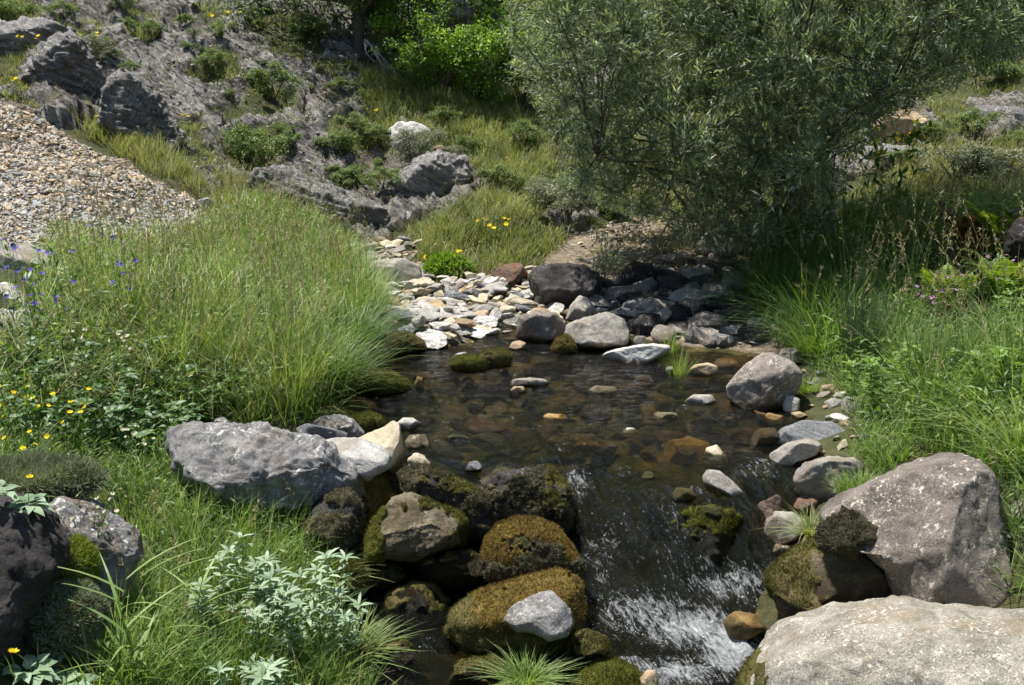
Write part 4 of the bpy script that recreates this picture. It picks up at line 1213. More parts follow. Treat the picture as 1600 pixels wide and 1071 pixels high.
def scatter_world(poly, n, rs, mind):
    """uniform over the ground area whose picture is poly"""
    c = np.array([onland(*p_) for p_ in poly])
    lo, hi = c[:, :2].min(0), c[:, :2].max(0)
    out = np.zeros((0, 2)); res = []
    for _ in range(n * 40):
        if len(res) >= n: break
        q = rs.uniform(lo, hi)
        z_ = float(H(q[0], q[1]))
        px, py = proj(np.array([[q[0], q[1], z_]]))
        if not pip(poly, px, py)[0]: continue
        if len(out) and (((out - q) ** 2).sum(1) < mind ** 2).any(): continue
        out = np.vstack([out, q]); res.append((q[0], q[1], z_, px[0], py[0]))
    return res

def put_stone(name, x, y, z_, dims, mt_, label, cat, group, seed, rs, level=3, wzv=None, flat=False, rough=.06, sink=.25, strat=0.03):
    V, F = stone_body(rs, dims, level, 10, rough, strat, seed)
    V = V @ rotm(rs.normal() * .16, rs.normal() * .16, rs.uniform(0, 6.28)).T
    c = np.array([x, y, z_ + dims[2] * (1 - 2 * sink) * .8])
    W = V + c
    wt = wetness(W, wzv, .02) if wzv is not None else np.zeros(len(W))
    loc = np.array([x, y, W[:, 2].min()])
    me = mesh_from(name, W - loc, F, [M[mt_]], {'wet': wt}, not flat)
    return tag(link(name, me, None, tuple(loc)), label, cat, group)

bar = [(520,392),(560,380),(620,378),(655,380),(662,415),(690,440),(760,440),(830,425),(845,470),(880,500),(860,530),(820,538),(740,540),(660,535),(600,510),(580,470),(560,430),(530,415)]
n_c = 0
CB = 'cobbles of the sunlit bar at the head of the pool'
for (x, y, z_, px, py) in scatter_world(bar, 64, rs, .15):
    s = rs.uniform(.10, .22)
    k = rs.choice(6, p=[.34, .20, .28, .10, .03, .05])
    put_stone('cobble', x, y, z_, (s, s * rs.uniform(.55, .9), s * rs.uniform(.18, .34)), TONES[k][0],
              f'{TONES[k][1]} large angular stone of the sunlit cobble bar', 'stone', CB, 200 + n_c, rs, 4, flat=True, wzv=0., rough=.09, strat=.08)
    n_c += 1
for (x, y, z_, px, py) in scatter_world(bar, 150, rs, .075):
    s = rs.uniform(.045, .095)
    k = rs.choice(6, p=[.36, .16, .28, .12, .03, .05])
    put_stone('cobble', x, y, z_ + .035, (s, s * rs.uniform(.55, .9), s * rs.uniform(.22, .45)), TONES[k][0],
              f'{TONES[k][1]} small angular stone among the sunlit cobbles', 'stone', CB, 400 + n_c, rs, 3, flat=True, wzv=0.)
    n_c += 1
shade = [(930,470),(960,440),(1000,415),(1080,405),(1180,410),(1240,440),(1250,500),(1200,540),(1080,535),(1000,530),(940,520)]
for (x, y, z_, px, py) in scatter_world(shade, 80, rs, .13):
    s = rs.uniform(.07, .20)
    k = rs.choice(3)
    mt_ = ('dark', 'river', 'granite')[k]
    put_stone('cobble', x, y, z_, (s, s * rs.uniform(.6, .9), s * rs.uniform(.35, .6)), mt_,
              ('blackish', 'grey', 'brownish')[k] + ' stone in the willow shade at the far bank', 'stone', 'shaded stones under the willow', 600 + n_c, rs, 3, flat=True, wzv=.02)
    n_c += 1
# submerged bed stones
SUBP = [(640,560),(1120,555),(1200,640),(1210,700),(1180,745),(1050,740),(880,720),(700,735),(640,700),(600,650),(600,600)]
for (x, y, z_, px, py) in scatter_world(SUBP, 95, rs, .13):
    s = rs.uniform(.05, .15)
    right = px > 960
    k = rs.choice(4, p=[.50, .22, .20, .08] if right else [.24, .2, .48, .08])
    mt_ = ('ochre', 'brown', 'weed', 'river')[k]
    depth = float(water_f(x, y)) - z_
    zz = z_ + max(0, depth - s * .5 - rs.uniform(.005, .05)) * (.85 if rs.rand() < .7 else .3)
    zz = min(zz, z_ + s * .3)
    put_stone('bed_stone', x, y, zz, (s, s * rs.uniform(.6, .95), s * rs.uniform(.35, .6)), mt_,
              ('ochre', 'mottled brown', 'dark weedy', 'pale grey')[k] + ' stone lying under the clear water of the pool', 'stone', 'stones on the pool bed', 700 + n_c, rs, 3, wzv=0.3)
    n_c += 1
# shore pebbles on the right bank
for (x, y, z_, px, py) in scatter_world([(1200,560),(1300,590),(1330,650),(1390,690),(1340,720),(1250,720),(1280,650),(1210,600)], 34, rs, .05):
    s = rs.uniform(.02, .055)
    k = rs.choice(6)
    put_stone('pebble', x, y, z_, (s, s * .75, s * .5), TONES[k][0], f'{TONES[k][1]} pebble on the right shore of the pool', 'pebble', 'pebbles on the right shore', 900 + n_c, rs, 2, flat=True)
    n_c += 1

# ------------------------------------------------------------ scree: 300 stones of their own, the rest one mass
M['scree_tan'] = rock_mat('scree_tan_stone', (.36,.27,.17), (.54,.42,.28), (.66,.55,.40), lich=0, scale=2.0, wet=False)
M['scree_grey'] = rock_mat('scree_grey_stone', (.26,.25,.23), (.44,.42,.39), (.58,.56,.52), lich=0, scale=2.0, wet=False)
M['scree_cream'] = rock_mat('scree_cream_stone', (.44,.37,.26), (.62,.54,.40), (.72,.65,.50), lich=0, scale=2.0, wet=False)
M['scree_blue'] = rock_mat('scree_blue_grey_stone', (.20,.21,.21), (.33,.34,.34), (.46,.47,.47), lich=0, scale=2.0, wet=False)
chips = []
for k in range(14):
    r2 = np.random.RandomState(500 + k)
    st8 = r2.get_state(); V, F = stone_body(r2, (1, r2.uniform(.55, .9), r2.uniform(.2, .42)), 2, 12, .05, .05, k)
    r2.set_state(st8); V1, F1 = stone_body(r2, (1, r2.uniform(.55, .9), r2.uniform(.2, .42)), 1, 12, .03, 0, k)
    MS = ('scree_tan', 'scree_grey', 'scree_cream', 'scree_blue')
    chips.append((V1, F1, [mesh_from('scree_stone', V, F, [M[mm]], {'wet': np.zeros(len(V))}, False) for mm in MS]))
scp = [(-40,165),(0,166),(60,184),(160,246),(250,290),(325,322),(315,345),(250,370),(205,392),(110,400),(0,385),(-40,390)]
def scree_pt(n, rs, mind=0):
    return scatter_world(scp, n, rs, mind)
for i, (x, y, z_, px, py) in enumerate(scree_pt(290, rs, .07)):
    r2 = np.random.RandomState(1000 + i)
    k = r2.randint(14)
    c = r2.choice(4, p=[.36, .34, .14, .16]) if py < 330 else r2.choice(4, p=[.12, .62, .1, .16])
    o = link('scree_stone', chips[k][2][c], None, (x, y, z_ + .012))
    s = r2.uniform(.024, .058)
    o.scale = (s, s, s * r2.uniform(.7, 1.2))
    nrm = Hn(np.array([x]), np.array([y]), .2)[0]
    q = Vector(nrm).to_track_quat('Z', 'Y')
    o.rotation_mode = 'QUATERNION'
    from mathutils import Quaternion
    o.rotation_quaternion = q @ Quaternion((0, 0, 1), r2.uniform(0, 6.28)) @ Quaternion((1, 0, 0), r2.normal() * .3)
    tag(o, ('tan', 'grey', 'cream coloured', 'blue grey')[c] + ' angular stone lying loose on the scree slope', 'stone', 'loose stones of the scree slope')
cc = np.array([onland(*p_) for p_ in scp])
lo_, hi_ = cc[:, :2].min(0), cc[:, :2].max(0)
r3 = np.random.RandomState(77)
Q = r3.uniform(lo_, hi_, (120000, 2))
zq = H(Q[:, 0], Q[:, 1]); qx, qy = proj(np.c_[Q, zq])
jx = 10 * pn(np.c_[Q * 3, zq])
ok = pip(scp, qx + jx, qy + jx * .5)
Q, zq, qx, qy = Q[ok][:21000], zq[ok][:21000], qx[ok][:21000], qy[ok][:21000]
accs = {}
a = Acc()
nrm = Hn(Q[:, 0], Q[:, 1], .2)
for k in range(14):
    V, F, _ = chips[k]
    sel = np.where(r3.randint(0, 14, len(Q)) == k)[0]
    if k < 13: pass
    for i in sel:
        s = r3.gamma(2.4, .0065) + .007
        R = rotm(r3.normal() * .5 + .3 * nrm[i, 1] * -1, r3.normal() * .5 + nrm[i, 0], r3.uniform(0, 6.28))
        m_ = r3.choice(4, p=[.44, .28, .14, .14]) if (qy[i] + 20 * r3.randn() < 300) else r3.choice(4, p=[.16, .58, .1, .16])
        a.add((V * s) @ R.T + [Q[i, 0], Q[i, 1], zq[i] + s * .15], F, .5, m_)
o = a.build('scree', [M['scree_tan'], M['scree_grey'], M['scree_cream'], M['scree_blue']], sm=False)
tag(o, 'mass of small tan and grey broken stones covering the scree slope', None, None, 'stuff')
# grit between the cobbles and small stones fallen on the hillside
a = Acc()
for poly, n_, smin, smax, mats_ in [(bar, 1500, .008, .035, (0, 1, 2, 3)), ([(880,370),(1000,335),(1200,350),(1240,420),(1150,440),(930,440)], 900, .01, .05, (0, 1, 2)), (shade, 500, .02, .06, (1, 3)),
                                    ([(560,100),(300,0),(420,0),(640,40),(620,90)], 60, .03, .08, (1, 3)), ([(330,40),(560,150),(560,372),(420,330),(260,240),(150,60)], 500, .01, .05, (1, 3, 1))]:
    cc = np.array([onland(*p_) for p_ in poly]); l0, h0 = cc[:, :2].min(0), cc[:, :2].max(0)
    Q = r3.uniform(l0, h0, (n_ * 4, 2)); zq = H(Q[:, 0], Q[:, 1]); qx, qy = proj(np.c_[Q, zq]); ok = pip(poly, qx, qy)
    Q, zq = Q[ok][:n_], zq[ok][:n_]
    for i in range(len(Q)):
        V, F, _ = chips[r3.randint(14)]
        s = r3.uniform(smin, smax)
        a.add((V * s) @ rotm(r3.normal() * .3, r3.normal() * .3, r3.uniform(0, 6.28)).T + [Q[i, 0], Q[i, 1], zq[i] + s * .2], F, .5, mats_[r3.randint(len(mats_))])
o = a.build('gravel', [M['scree_tan'], M['scree_grey'], M['scree_cream'], M['scree_blue']], sm=False)
tag(o, 'fine broken gravel between the cobbles and on the ledges', None, None, 'stuff')

# ------------------------------------------------------------ plants
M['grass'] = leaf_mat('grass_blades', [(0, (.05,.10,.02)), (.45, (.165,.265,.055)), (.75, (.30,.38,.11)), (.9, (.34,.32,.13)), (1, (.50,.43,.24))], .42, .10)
M['grass_dry'] = leaf_mat('hill_grass', [(0, (.08,.11,.04)), (.4, (.17,.215,.07)), (.7, (.27,.29,.12)), (.9, (.38,.34,.18)), (1, (.45,.38,.22))], .35, .06)
M['grass_lush'] = leaf_mat('lush_grass', [(0, (.04,.095,.018)), (.5, (.145,.25,.05)), (.85, (.30,.39,.11)), (1, (.38,.38,.12))], .45, .12)
M['rush'] = leaf_mat('rush_blades', [(0, (.05,.085,.045)), (.5, (.10,.15,.085)), (1, (.22,.24,.13))], .25, .12)
M['seed'] = leaf_mat('seed_heads', [(0, (.16,.11,.08)), (.5, (.30,.23,.15)), (1, (.46,.40,.26))], .3, .04)
M['leafy'] = leaf_mat('herb_leaves', [(0, (.04,.10,.02)), (.5, (.085,.18,.035)), (1, (.17,.28,.06))], .38, .14)
M['willow'] = leaf_mat('willow_leaves', [(0, (.12,.155,.095)), (.45, (.225,.275,.18)), (.8, (.35,.40,.29)), (1, (.58,.62,.50))], .36, .05, .6, .15)
M['bright'] = leaf_mat('bright_bush_leaves', [(0, (.08,.16,.018)), (.5, (.20,.34,.035)), (1, (.36,.48,.07))], .45, .12)
M['scrub'] = leaf_mat('scrub_leaves', [(0, (.08,.12,.04)), (.5, (.17,.235,.075)), (1, (.30,.35,.15))], .3, .06)
M['greyscrub'] = leaf_mat('grey_scrub_leaves', [(0, (.11,.125,.08)), (.5, (.21,.235,.155)), (1, (.34,.37,.26))], .25, .08)
M['darktree'] = leaf_mat('dark_tree_leaves', [(0, (.02,.045,.008)), (.5, (.06,.12,.018)), (1, (.17,.27,.05))], .4, .12)
M['silver'] = leaf_mat('silver_leaves', [(0, (.18,.27,.15)), (.5, (.29,.39,.25)), (1, (.42,.51,.37))], .25, .06, .6, .1)
M['fern'] = leaf_mat('fern_fronds', [(0, (.09,.16,.02)), (.5, (.18,.27,.035)), (1, (.32,.38,.06))], .45, .08)
M['fernbrown'] = leaf_mat('brown_fern_fronds', [(0, (.05,.03,.015)), (.5, (.12,.065,.03)), (1, (.22,.13,.06))], .3, .05)
M['bark'] = plain('bark', (.085, .07, .055), .9, .4, 30, .6)
M['twig'] = plain('twig_bark', (.15, .125, .09), .85, .35, 30)
M['deadwood'] = plain('bleached_wood', (.36, .33, .29), .9, .2, 30)
M['yellow'] = leaf_mat('yellow_petals', [(0, (.72,.50,.01)), (.5, (.85,.66,.015)), (1, (.9,.76,.04))], .35, .03)
M['orange'] = leaf_mat('orange_centres', [(0, (.6,.25,.01)), (1, (.75,.38,.02))], .1, .03)
M['violet'] = leaf_mat('violet_petals', [(0, (.06,.04,.32)), (.5, (.12,.08,.50)), (1, (.22,.16,.62))], .35, .03)
M['pink'] = leaf_mat('pink_petals', [(0, (.42,.16,.42)), (1, (.62,.34,.62))], .35, .03)
M['cream_fl'] = leaf_mat('cream_petals', [(0, (.55,.50,.36)), (1, (.78,.74,.60))], .35, .03)
M['mossy_herb'] = leaf_mat('cushion_leaves', [(0, (.10,.15,.02)), (.5, (.20,.26,.03)), (1, (.32,.36,.06))], .35, .06)

def blades(acc, P, h, w, az, lean, curve, tint, segs=3, m=0, up=None):
    n = len(P)
    h = np.broadcast_to(h, n); w = np.broadcast_to(w, n); lean = np.broadcast_to(lean, n); curve = np.broadcast_to(curve, n)
    D = np.stack([np.cos(az), np.sin(az), np.zeros(n)], 1)
    S = np.stack([-np.sin(az), np.cos(az), np.zeros(n)], 1)
    rows = []
    for k in range(segs + 1):
        s = k / segs
        out_ = (lean * s + curve * s * s)
        zz = s * (1 - .30 * lean) - .42 * curve * s ** 2.4
        c = P + D * (out_ * h)[:, None] + np.array([0, 0, 1.]) * (zz * h)[:, None]
        if k < segs:
            ww = (w * (1 - s) ** .6 * (0.75 if k == 0 else 1))[:, None]
            rows += [c - S * ww, c + S * ww]
        else:
            rows += [c]
    V = np.stack(rows, 1)
    nv = V.shape[1]
    base = (np.arange(n) * nv)[:, None]
    q = [np.hstack([base + 2 * k, base + 2 * k + 1, base + 2 * k + 3, base + 2 * k + 2]) for k in range(segs - 1)]
    t = np.hstack([base + 2 * segs - 2, base + 2 * segs - 1, base + 2 * segs])
    F = ([np.concatenate(q)] if q else []) + [t]
    acc.add(V.reshape(-1, 3), F, np.repeat(np.broadcast_to(tint, n), nv), m)
    return V[:, -1]

def leaves(acc, P, D, L, W, tint, m=0, rs=None, fold=.25, droop=.15, wide=.45, Nn=None):
    n = len(P)
    L = np.broadcast_to(L, n)[:, None]; W = np.broadcast_to(W, n)[:, None]
    D = D / (np.linalg.norm(D, axis=1)[:, None] + 1e-9)
    if Nn is None:
        Nn = np.array([0, 0, 1.]) + (rs or np.random).normal(size=(n, 3)) * .45
    S = np.cross(D, Nn); S /= np.linalg.norm(S, axis=1)[:, None] + 1e-9
    U = np.cross(S, D)
    mid = P + D * L * wide - U * L * droop * .2
    tip = P + D * L - U * L * droop
    l = mid - S * W + U * W * fold; r = mid + S * W + U * W * fold
    V = np.stack([P, l, r, mid, tip], 1).reshape(-1, 3)
    b = (np.arange(n) * 5)[:, None]
    F = np.concatenate([np.hstack([b, b + 1, b + 3]), np.hstack([b + 1, b + 4, b + 3]), np.hstack([b, b + 3, b + 2]), np.hstack([b + 3, b + 4, b + 2])])
    acc.add(V, F, np.repeat(np.broadcast_to(tint, n), 5), m)

def broad(acc, P, D, L, W, tint, m, rs, droop=.35, fold=.18):
    """larger curved leaves with a midrib"""
    n = len(P)
    L = np.broadcast_to(L, n)[:, None]; W = np.broadcast_to(W, n)[:, None]
    D = D / (np.linalg.norm(D, axis=1)[:, None] + 1e-9)
    Nn = np.array([0, 0, 1.]) + rs.normal(size=(n, 3)) * .25
    S = np.cross(D, Nn); S /= np.linalg.norm(S, axis=1)[:, None] + 1e-9
    U = np.cross(S, D)
    rows = [P]
    for t_, w_ in ((.18, .62), (.42, 1.0), (.72, .68)):
        c = P + D * L * t_ - U * L * droop * t_ ** 2.2
        rows += [c - S * W * w_ + U * W * fold * w_, c, c + S * W * w_ + U * W * fold * w_]
    rows.append(P + D * L * .97 - U * L * droop)
    V = np.stack(rows, 1).reshape(-1, 3); nv = 11
    b = (np.arange(n) * nv)[:, None]
    T = np.concatenate([np.hstack([b, b + 1, b + 2]), np.hstack([b, b + 2, b + 3]), np.hstack([b + 7, b + 10, b + 8]), np.hstack([b + 8, b + 10, b + 9])])
    Q = np.concatenate([np.hstack([b + i, b + i + 3, b + i + 4, b + i + 1]) for i in (1, 2, 4, 5)])
    acc.add(V, [T, Q], np.repeat(np.broadcast_to(tint, n), nv), m)

def tube(acc, pts, r0, r1, sides=5, tint=.5, m=0):
    pts = np.asarray(pts, float); k = len(pts)
    T = np.gradient(pts, axis=0); T /= np.linalg.norm(T, axis=1)[:, None] + 1e-9
    ref = np.array([0.31, .12, .94]); A = np.cross(T, ref); A /= np.linalg.norm(A, axis=1)[:, None] + 1e-9
    B = np.cross(T, A)
    r = np.linspace(r0, r1, k)[:, None, None]
    th = np.linspace(0, 2 * pi, sides, endpoint=False)
    V = pts[:, None] + r * (A[:, None] * np.cos(th)[None, :, None] + B[:, None] * np.sin(th)[None, :, None])
    a = np.arange(k * sides).reshape(k, sides); b = np.roll(a, -1, 1)
    F = np.stack([a[:-1].ravel(), b[:-1].ravel(), b[1:].ravel(), a[1:].ravel()], 1)
    acc.add(V.reshape(-1, 3), F, tint, m)

def bez(a, b, c, n):
    t = np.linspace(0, 1, n)[:, None]
    return (1 - t) ** 2 * a + 2 * t * (1 - t) * b + t * t * c

def zone(poly, dens, rs, cap=200000, inv=None, clump=0.0, cs=3.0, minz=None):
    c = np.array([onland(*p_) for p_ in poly])
    lo, hi = c[:, :2].min(0), c[:, :2].max(0)
    n = int(min(cap * 3, dens * np.prod(hi - lo)))
    Q = rs.uniform(lo, hi, (n, 2)); z_ = H(Q[:, 0], Q[:, 1])
    P = np.c_[Q, z_]
    px, py = proj(P)
    ok = pip(poly, px, py)
    if inv: 
        for iv in inv: ok &= ~pip(iv, px, py)
    if clump:
        f = fbm(np.c_[Q * cs, 0 * z_], 3)
        ok &= rs.rand(n) < np.clip(.55 + clump * f, 0.02, 1)
    inw = (np.abs(Q[:, 0]) < 2.6) & (Q[:, 1] < 7.5) & (z_ < water_f(np.clip(Q[:, 0], -2.6, 2.6), np.clip(Q[:, 1], 1.6, 7.5)) + .015)
    ok &= ~inw
    return P[ok][:cap]

def tufty(acc, C, nb, spread, h, w, rs, tint=(.3, .7), lean=.5, curve=.5, dry=.08, seed_acc=None, seed_p=0.0, segs=3, m=0, bias=0.0, hmod=None):
    """tufts at C, nb blades each"""
    n = len(C)
    P = np.repeat(C, nb, 0)
    th = rs.uniform(0, 2 * pi, len(P)); rr = spread * np.sqrt(rs.rand(len(P)))
    P = P + np.c_[np.cos(th) * rr, np.sin(th) * rr, np.zeros(len(P))]
    P[:, 2] = H(P[:, 0], P[:, 1]) - .01
    hs = np.repeat(rs.uniform(.65, 1.25, n), nb)
    if hmod is not None: hs = hs * np.repeat(hmod, nb)
    hh = h * hs * rs.uniform(.45, 1.15, len(P))
    tc = np.repeat(rs.uniform(tint[0], tint[1], n), nb) + rs.normal(size=len(P)) * .09
    d = rs.rand(len(P)) < dry
    tc = np.clip(np.where(d, rs.uniform(.85, 1, len(P)), np.minimum(tc, .84)), 0, 1)
    az = th + rs.normal(size=len(P)) * 1.3
    tip = blades(acc, P, hh, w * rs.uniform(.6, 1.3, len(P)), az, lean * rs.uniform(.1, 1.1, len(P)), curve * rs.uniform(0, 1.3, len(P)), tc, segs, m)
    return P, hh, az

def seedheads(acc, C, h, rs, m_stem=0, m_head=1, size=.05, lean=.25, rad=.0011, tint=.6):
    for c in C:
        hh = h * rs.uniform(.75, 1.25); az = rs.uniform(0, 6.28); l = lean * rs.uniform(.2, 1.3) * hh
        e = c + np.array([cos(az) * l, sin(az) * l, hh])
        mid_ = c + np.array([cos(az) * l * .25, sin(az) * l * .25, hh * .6])
        p_ = bez(c, mid_, e, 6)
        tube(acc, p_, rad, rad * .7, 3, .8, m_stem)
        k = 16
        s = rs.rand(k)
        base = p_[-1] * (1 - s[:, None] * 0) - (p_[-1] - p_[-2]) * (s * 1.1)[:, None]
        D = (p_[-1] - p_[-2]); D = D / np.linalg.norm(D)
        leaves(acc, base, D + rs.normal(size=(k, 3)) * .5, size * rs.uniform(.2, .45, k), .0022, tint + .2 * rs.randn(k), m_head, rs)

rs = np.random.RandomState(21)
LB = [(-120,400),(60,395),(200,408),(290,392),(340,352),(420,335),(515,378),(535,400),(552,440),(585,500),(600,545),(560,585),(530,620),(500,655),(400,668),(262,676),(-120,700)]
LB2 = [(-120,680),(262,676),(300,740),(345,795),(470,820),(530,850),(545,900),(500,960),(560,1120),(150,1120),(215,900),(214,830),(130,775),(-120,760)]
hero_ex = [[(-60,380),(78,385),(92,440),(60,460),(60,540),(-60,560)]]
GR = Acc()
P = zone(LB, 240, rs, inv=hero_ex, clump=.5)
hm = .75 + .35 * smooth(400, 620, proj(P)[1])
tufty(GR, P, 25, .06, .31, .0023, rs, (.0, .84), .55, .9, .15, hmod=hm * (1 + .35 * pn(P * 2.5)))
P = zone(LB, 60, rs, inv=hero_ex); tufty(GR, P, 14, .06, .44, .0018, rs, (.3, .8), .3, .6, .25)
# bank edge: longer, drooping over the water
P = zone([(540,395),(590,480),(612,545),(575,590),(520,640),(480,640),(500,560),(520,480),(500,420)], 140, rs)
tufty(GR, P, 44, .06, .38, .0024, rs, (.1, .6), .4, .8, .06)
P = zone(LB2, 330, rs, clump=.2)
tufty(GR, P, 26, .05, .20, .0024, rs, (.15, .7), .4, .6, .05)
P = zone([(190,860),(330,800),(470,820),(560,900),(500,960),(580,1120),(150,1120)], 230, rs)
tufty(GR, P, 28, .045, .22, .0022, rs, (.2, .75), .35, .5, .08, segs=4)
P = zone([(-120,860),(180,900),(170,1120),(-120,1120)], 60, rs)
tufty(GR, P, 12, .04, .12, .0024, rs, (.2, .6), .4, .4, .1)
def bits(acc, poly, n_, z0, z1, L0, L1, rs, tint=(0, .85), dens=4000, inv=None, wr=.16):
    """small leaves and broken pieces of blade at all heights of the sward"""
    P = zone(poly, dens, rs, inv=inv, clump=.4, cs=4)
    P = P[rs.permutation(len(P))[:n_]]; n_ = len(P)
    P[:, 2] += rs.uniform(z0, z1, n_)
    L = rs.uniform(L0, L1, n_)
    leaves(acc, P, rs.normal(size=(n_, 3)) * [1, 1, .8], L, L * rs.uniform(.06, wr, n_), rs.uniform(*tint, n_), 0, rs)
bits(GR, LB, 26000, .06, .27, .02, .06, rs, inv=hero_ex)
bits(GR, LB2, 8000, .03, .16, .015, .045, rs)
n_ = 5200; P = zone(LB, 900, rs, inv=hero_ex)[:n_]; n_ = len(P)
P[:, 2] += rs.uniform(.08, .26, n_)      # fallen and broken straws lying in the sward
blades(GR, P, rs.uniform(.08, .22, n_), .0019, rs.uniform(0, 6.28, n_), rs.uniform(.8, 1.6, n_), rs.uniform(-.5, .6, n_), np.where(rs.rand(n_) < .35, rs.uniform(.86, 1, n_), rs.uniform(.2, .8, n_)), 4)
o = GR.build('grass', [M['grass']]); tag(o, 'long unmown grass covering the left stream bank', None, None, 'stuff')

GR = Acc()
RB = [(1262,560),(1225,480),(1200,420),(1240,380),(1360,345),(1500,340),(1760,345),(1760,1000),(1570,900),(1560,740),(1480,705),(1400,728),(1350,745),(1345,700),(1395,690),(1345,668),(1330,630),(1290,590)]
FERN = [(1425,565),(1440,465),(1500,400),(1640,370),(1640,530),(1540,545)]
P = zone(RB, 220, rs, inv=[FERN], clump=.45)
qpx, qpy = proj(P)
hm = .55 + .5 * smooth(0, 200, qpx - 1300 + (520 - qpy) * .5)
tufty(GR, P, 24, .06, .32, .0024, rs, (.0, .84), .5, .9, .12, hmod=hm * (1 + .35 * pn(P * 2.5)))
P = zone([(1240,560),(1190,480),(1175,420),(1240,380),(1330,370),(1340,480),(1300,560)], 120, rs)
tufty(GR, P, 44, .07, .44, .0026, rs, (.05, .5), .4, .95, .06, segs=4)
P = zone([(1340,690),(1420,640),(1700,640),(1700,760),(1560,740),(1480,705),(1400,728),(1350,745)], 260, rs)
tufty(GR, P, 26, .05, .13, .0022, rs, (.2, .75), .4, .6, .08)
P = zone([(1560,700),(1760,600),(1760,1000),(1575,900)], 200, rs)
tufty(GR, P, 28, .05, .20, .0026, rs, (.3, .75), .4, .6, .05, segs=4)
bits(GR, RB, 26000, .05, .27, .02, .06, rs, inv=[FERN])
o = GR.build('grass', [M['grass_lush']]); tag(o, 'dense green grass covering the right stream bank', None, None, 'stuff')

# hillside turf: short, drier, broken by rock
GR = Acc()
hillp = [(-60,-60),(1660,-60),(1660,360),(1360,360),(1240,385),(1150,345),(1000,330),(880,365),(850,420),(800,430),(700,445),(655,415),(640,375),(520,385),(420,330),(330,330),(320,300),(160,235),(60,170),(-60,160)]
P = zone(hillp, 165, rs, cap=60000, clump=.45, cs=1.8)
rk, scm, sdm = hill_masks(P)
keep = (rk < .35) & (scm < .5) & (sdm < .5)
keep |= (rk >= .35) & (rs.rand(len(P)) < .10 * (fbm(P * 1.8 + 9, 2) > 0)) & (scm < .5)
P = P[keep][:16000]
f = fbm(P * .8, 3)
tufty(GR, P, 13, .09, .125, .0038, rs, (.2, .8), .5, .45, .16, hmod=np.clip(1 + .6 * f, .4, 1.8))
P = zone([(560,260),(560,120),(660,110),(800,170),(860,250),(830,330),(880,380),(850,400),(790,415),(700,440),(660,410),(670,340),(720,280),(640,200)], 110, rs)
rk, scm, sdm = hill_masks(P)
P = P[rk < .3]
tufty(GR, P, 22, .08, .20, .0042, rs, (.35, .85), .4, .5, .08)
P = zone([(335,315),(345,280),(420,300),(520,370),(420,340),(330,345)], 170, rs); tufty(GR, P, 24, .07, .24, .004, rs, (.3, .85), .4, .5, .15)
P = zone([(110,190),(200,195),(290,265),(330,300),(300,305),(180,240)], 150, rs); tufty(GR, P, 22, .07, .20, .004, rs, (.35, .9), .4, .4, .15)
P = zone([(1380,360),(1420,250),(1500,240),(1660,260),(1660,380),(1400,400)], 80, rs); tufty(GR, P, 24, .09, .30, .004, rs, (.3, .9), .4, .5, .3)
P = zone([(870,390),(1000,340),(1200,350),(1240,420),(1150,440),(940,430)], 26, rs); tufty(GR, P, 14, .08, .12, .003, rs, (.3, .95), .6, .5, .3)
P = zone(scp, 5, rs); tufty(GR, P, 10, .05, .12, .003, rs, (.3, .95), .5, .5, .3)
P = zone([(110,400),(205,392),(320,345),(330,318),(345,330),(300,370),(200,410)], 60, rs); tufty(GR, P, 16, .07, .16, .003, rs, (.3, .95), .5, .5, .3)
bits(GR, hillp, 9000, .02, .10, .02, .05, rs, (0, .9), 120, None, .25)
bits(GR, [(560,260),(560,120),(660,110),(800,170),(860,250),(830,330),(880,380),(850,400),(790,415),(700,440),(660,410),(670,340),(720,280),(640,200)], 9000, .03, .16, .02, .05, rs, (0, .9), 900)
o = GR.build('turf', [M['grass_dry']]); tag(o, 'short mountain turf growing in patches over the hillside', None, None, 'stuff')

def onl(px, py):
    return onland(px, py)

def tussock(name, label, pos, nb, h, w, seed, mat='grass_lush', spread=.05, lean=.5, curve=.7, tint=(.3, .7), group='grass tussocks by the water', heads=0, dry=.05, cat='grass tuft'):
    r2 = np.random.RandomState(seed); pos = np.asarray(pos, float)
    a = Acc()
    th = r2.uniform(0, 2 * pi, nb); rr = spread * np.sqrt(r2.rand(nb))
    P = pos + np.c_[np.cos(th) * rr, np.sin(th) * rr, np.full(nb, -.008)]
    tt = np.clip(np.where(r2.rand(nb) < dry, .95, r2.uniform(*tint, nb)), 0, 1)
    blades(a, P, h * r2.uniform(.45, 1.15, nb), w * r2.uniform(.6, 1.3, nb), th + r2.normal(size=nb) * .5, lean * r2.uniform(.1, 1.2, nb), curve * r2.uniform(.1, 1.3, nb), tt, 5)
    if heads:
        seedheads(a, P[:heads], h * 1.5, r2, 0, 1, .06)
    o = a.build(name, [M[mat], M['seed']], None, pos)
    return tag(o, label, cat, group)

tussock('grass_tuft', 'bright green grass tuft springing up at the bottom centre of the stream', atz(822, 1068, -.30), 420, .13, .0022, 1, tint=(.5, .9), spread=.04, lean=.8, curve=.8)
tussock('grass_tuft', 'small grass tuft with straw bases hanging beside the big brown boulder', atz(1268, 835, -.02), 190, .13, .0022, 2, mat='grass', tint=(.3, .95), spread=.03, lean=.7, curve=1.1, dry=.35)
tussock('grass_tuft', 'big dark green tussock overhanging the left pool edge', atz(545, 560, .08), 900, .38, .0034, 3, tint=(.0, .4), spread=.13, lean=.4, curve=.7)
tussock('grass_tuft', 'green tussock at the left pool edge behind the dark rocks', atz(505, 610, .08), 700, .32, .0034, 4, tint=(.05, .5), spread=.12, lean=.4, curve=.7)
tussock('grass_tuft', 'drooping dark tussock under the right side of the willow', onl(1215, 500), 800, .5, .0034, 5, tint=(.0, .35), spread=.12, lean=.5, curve=.95, heads=8)
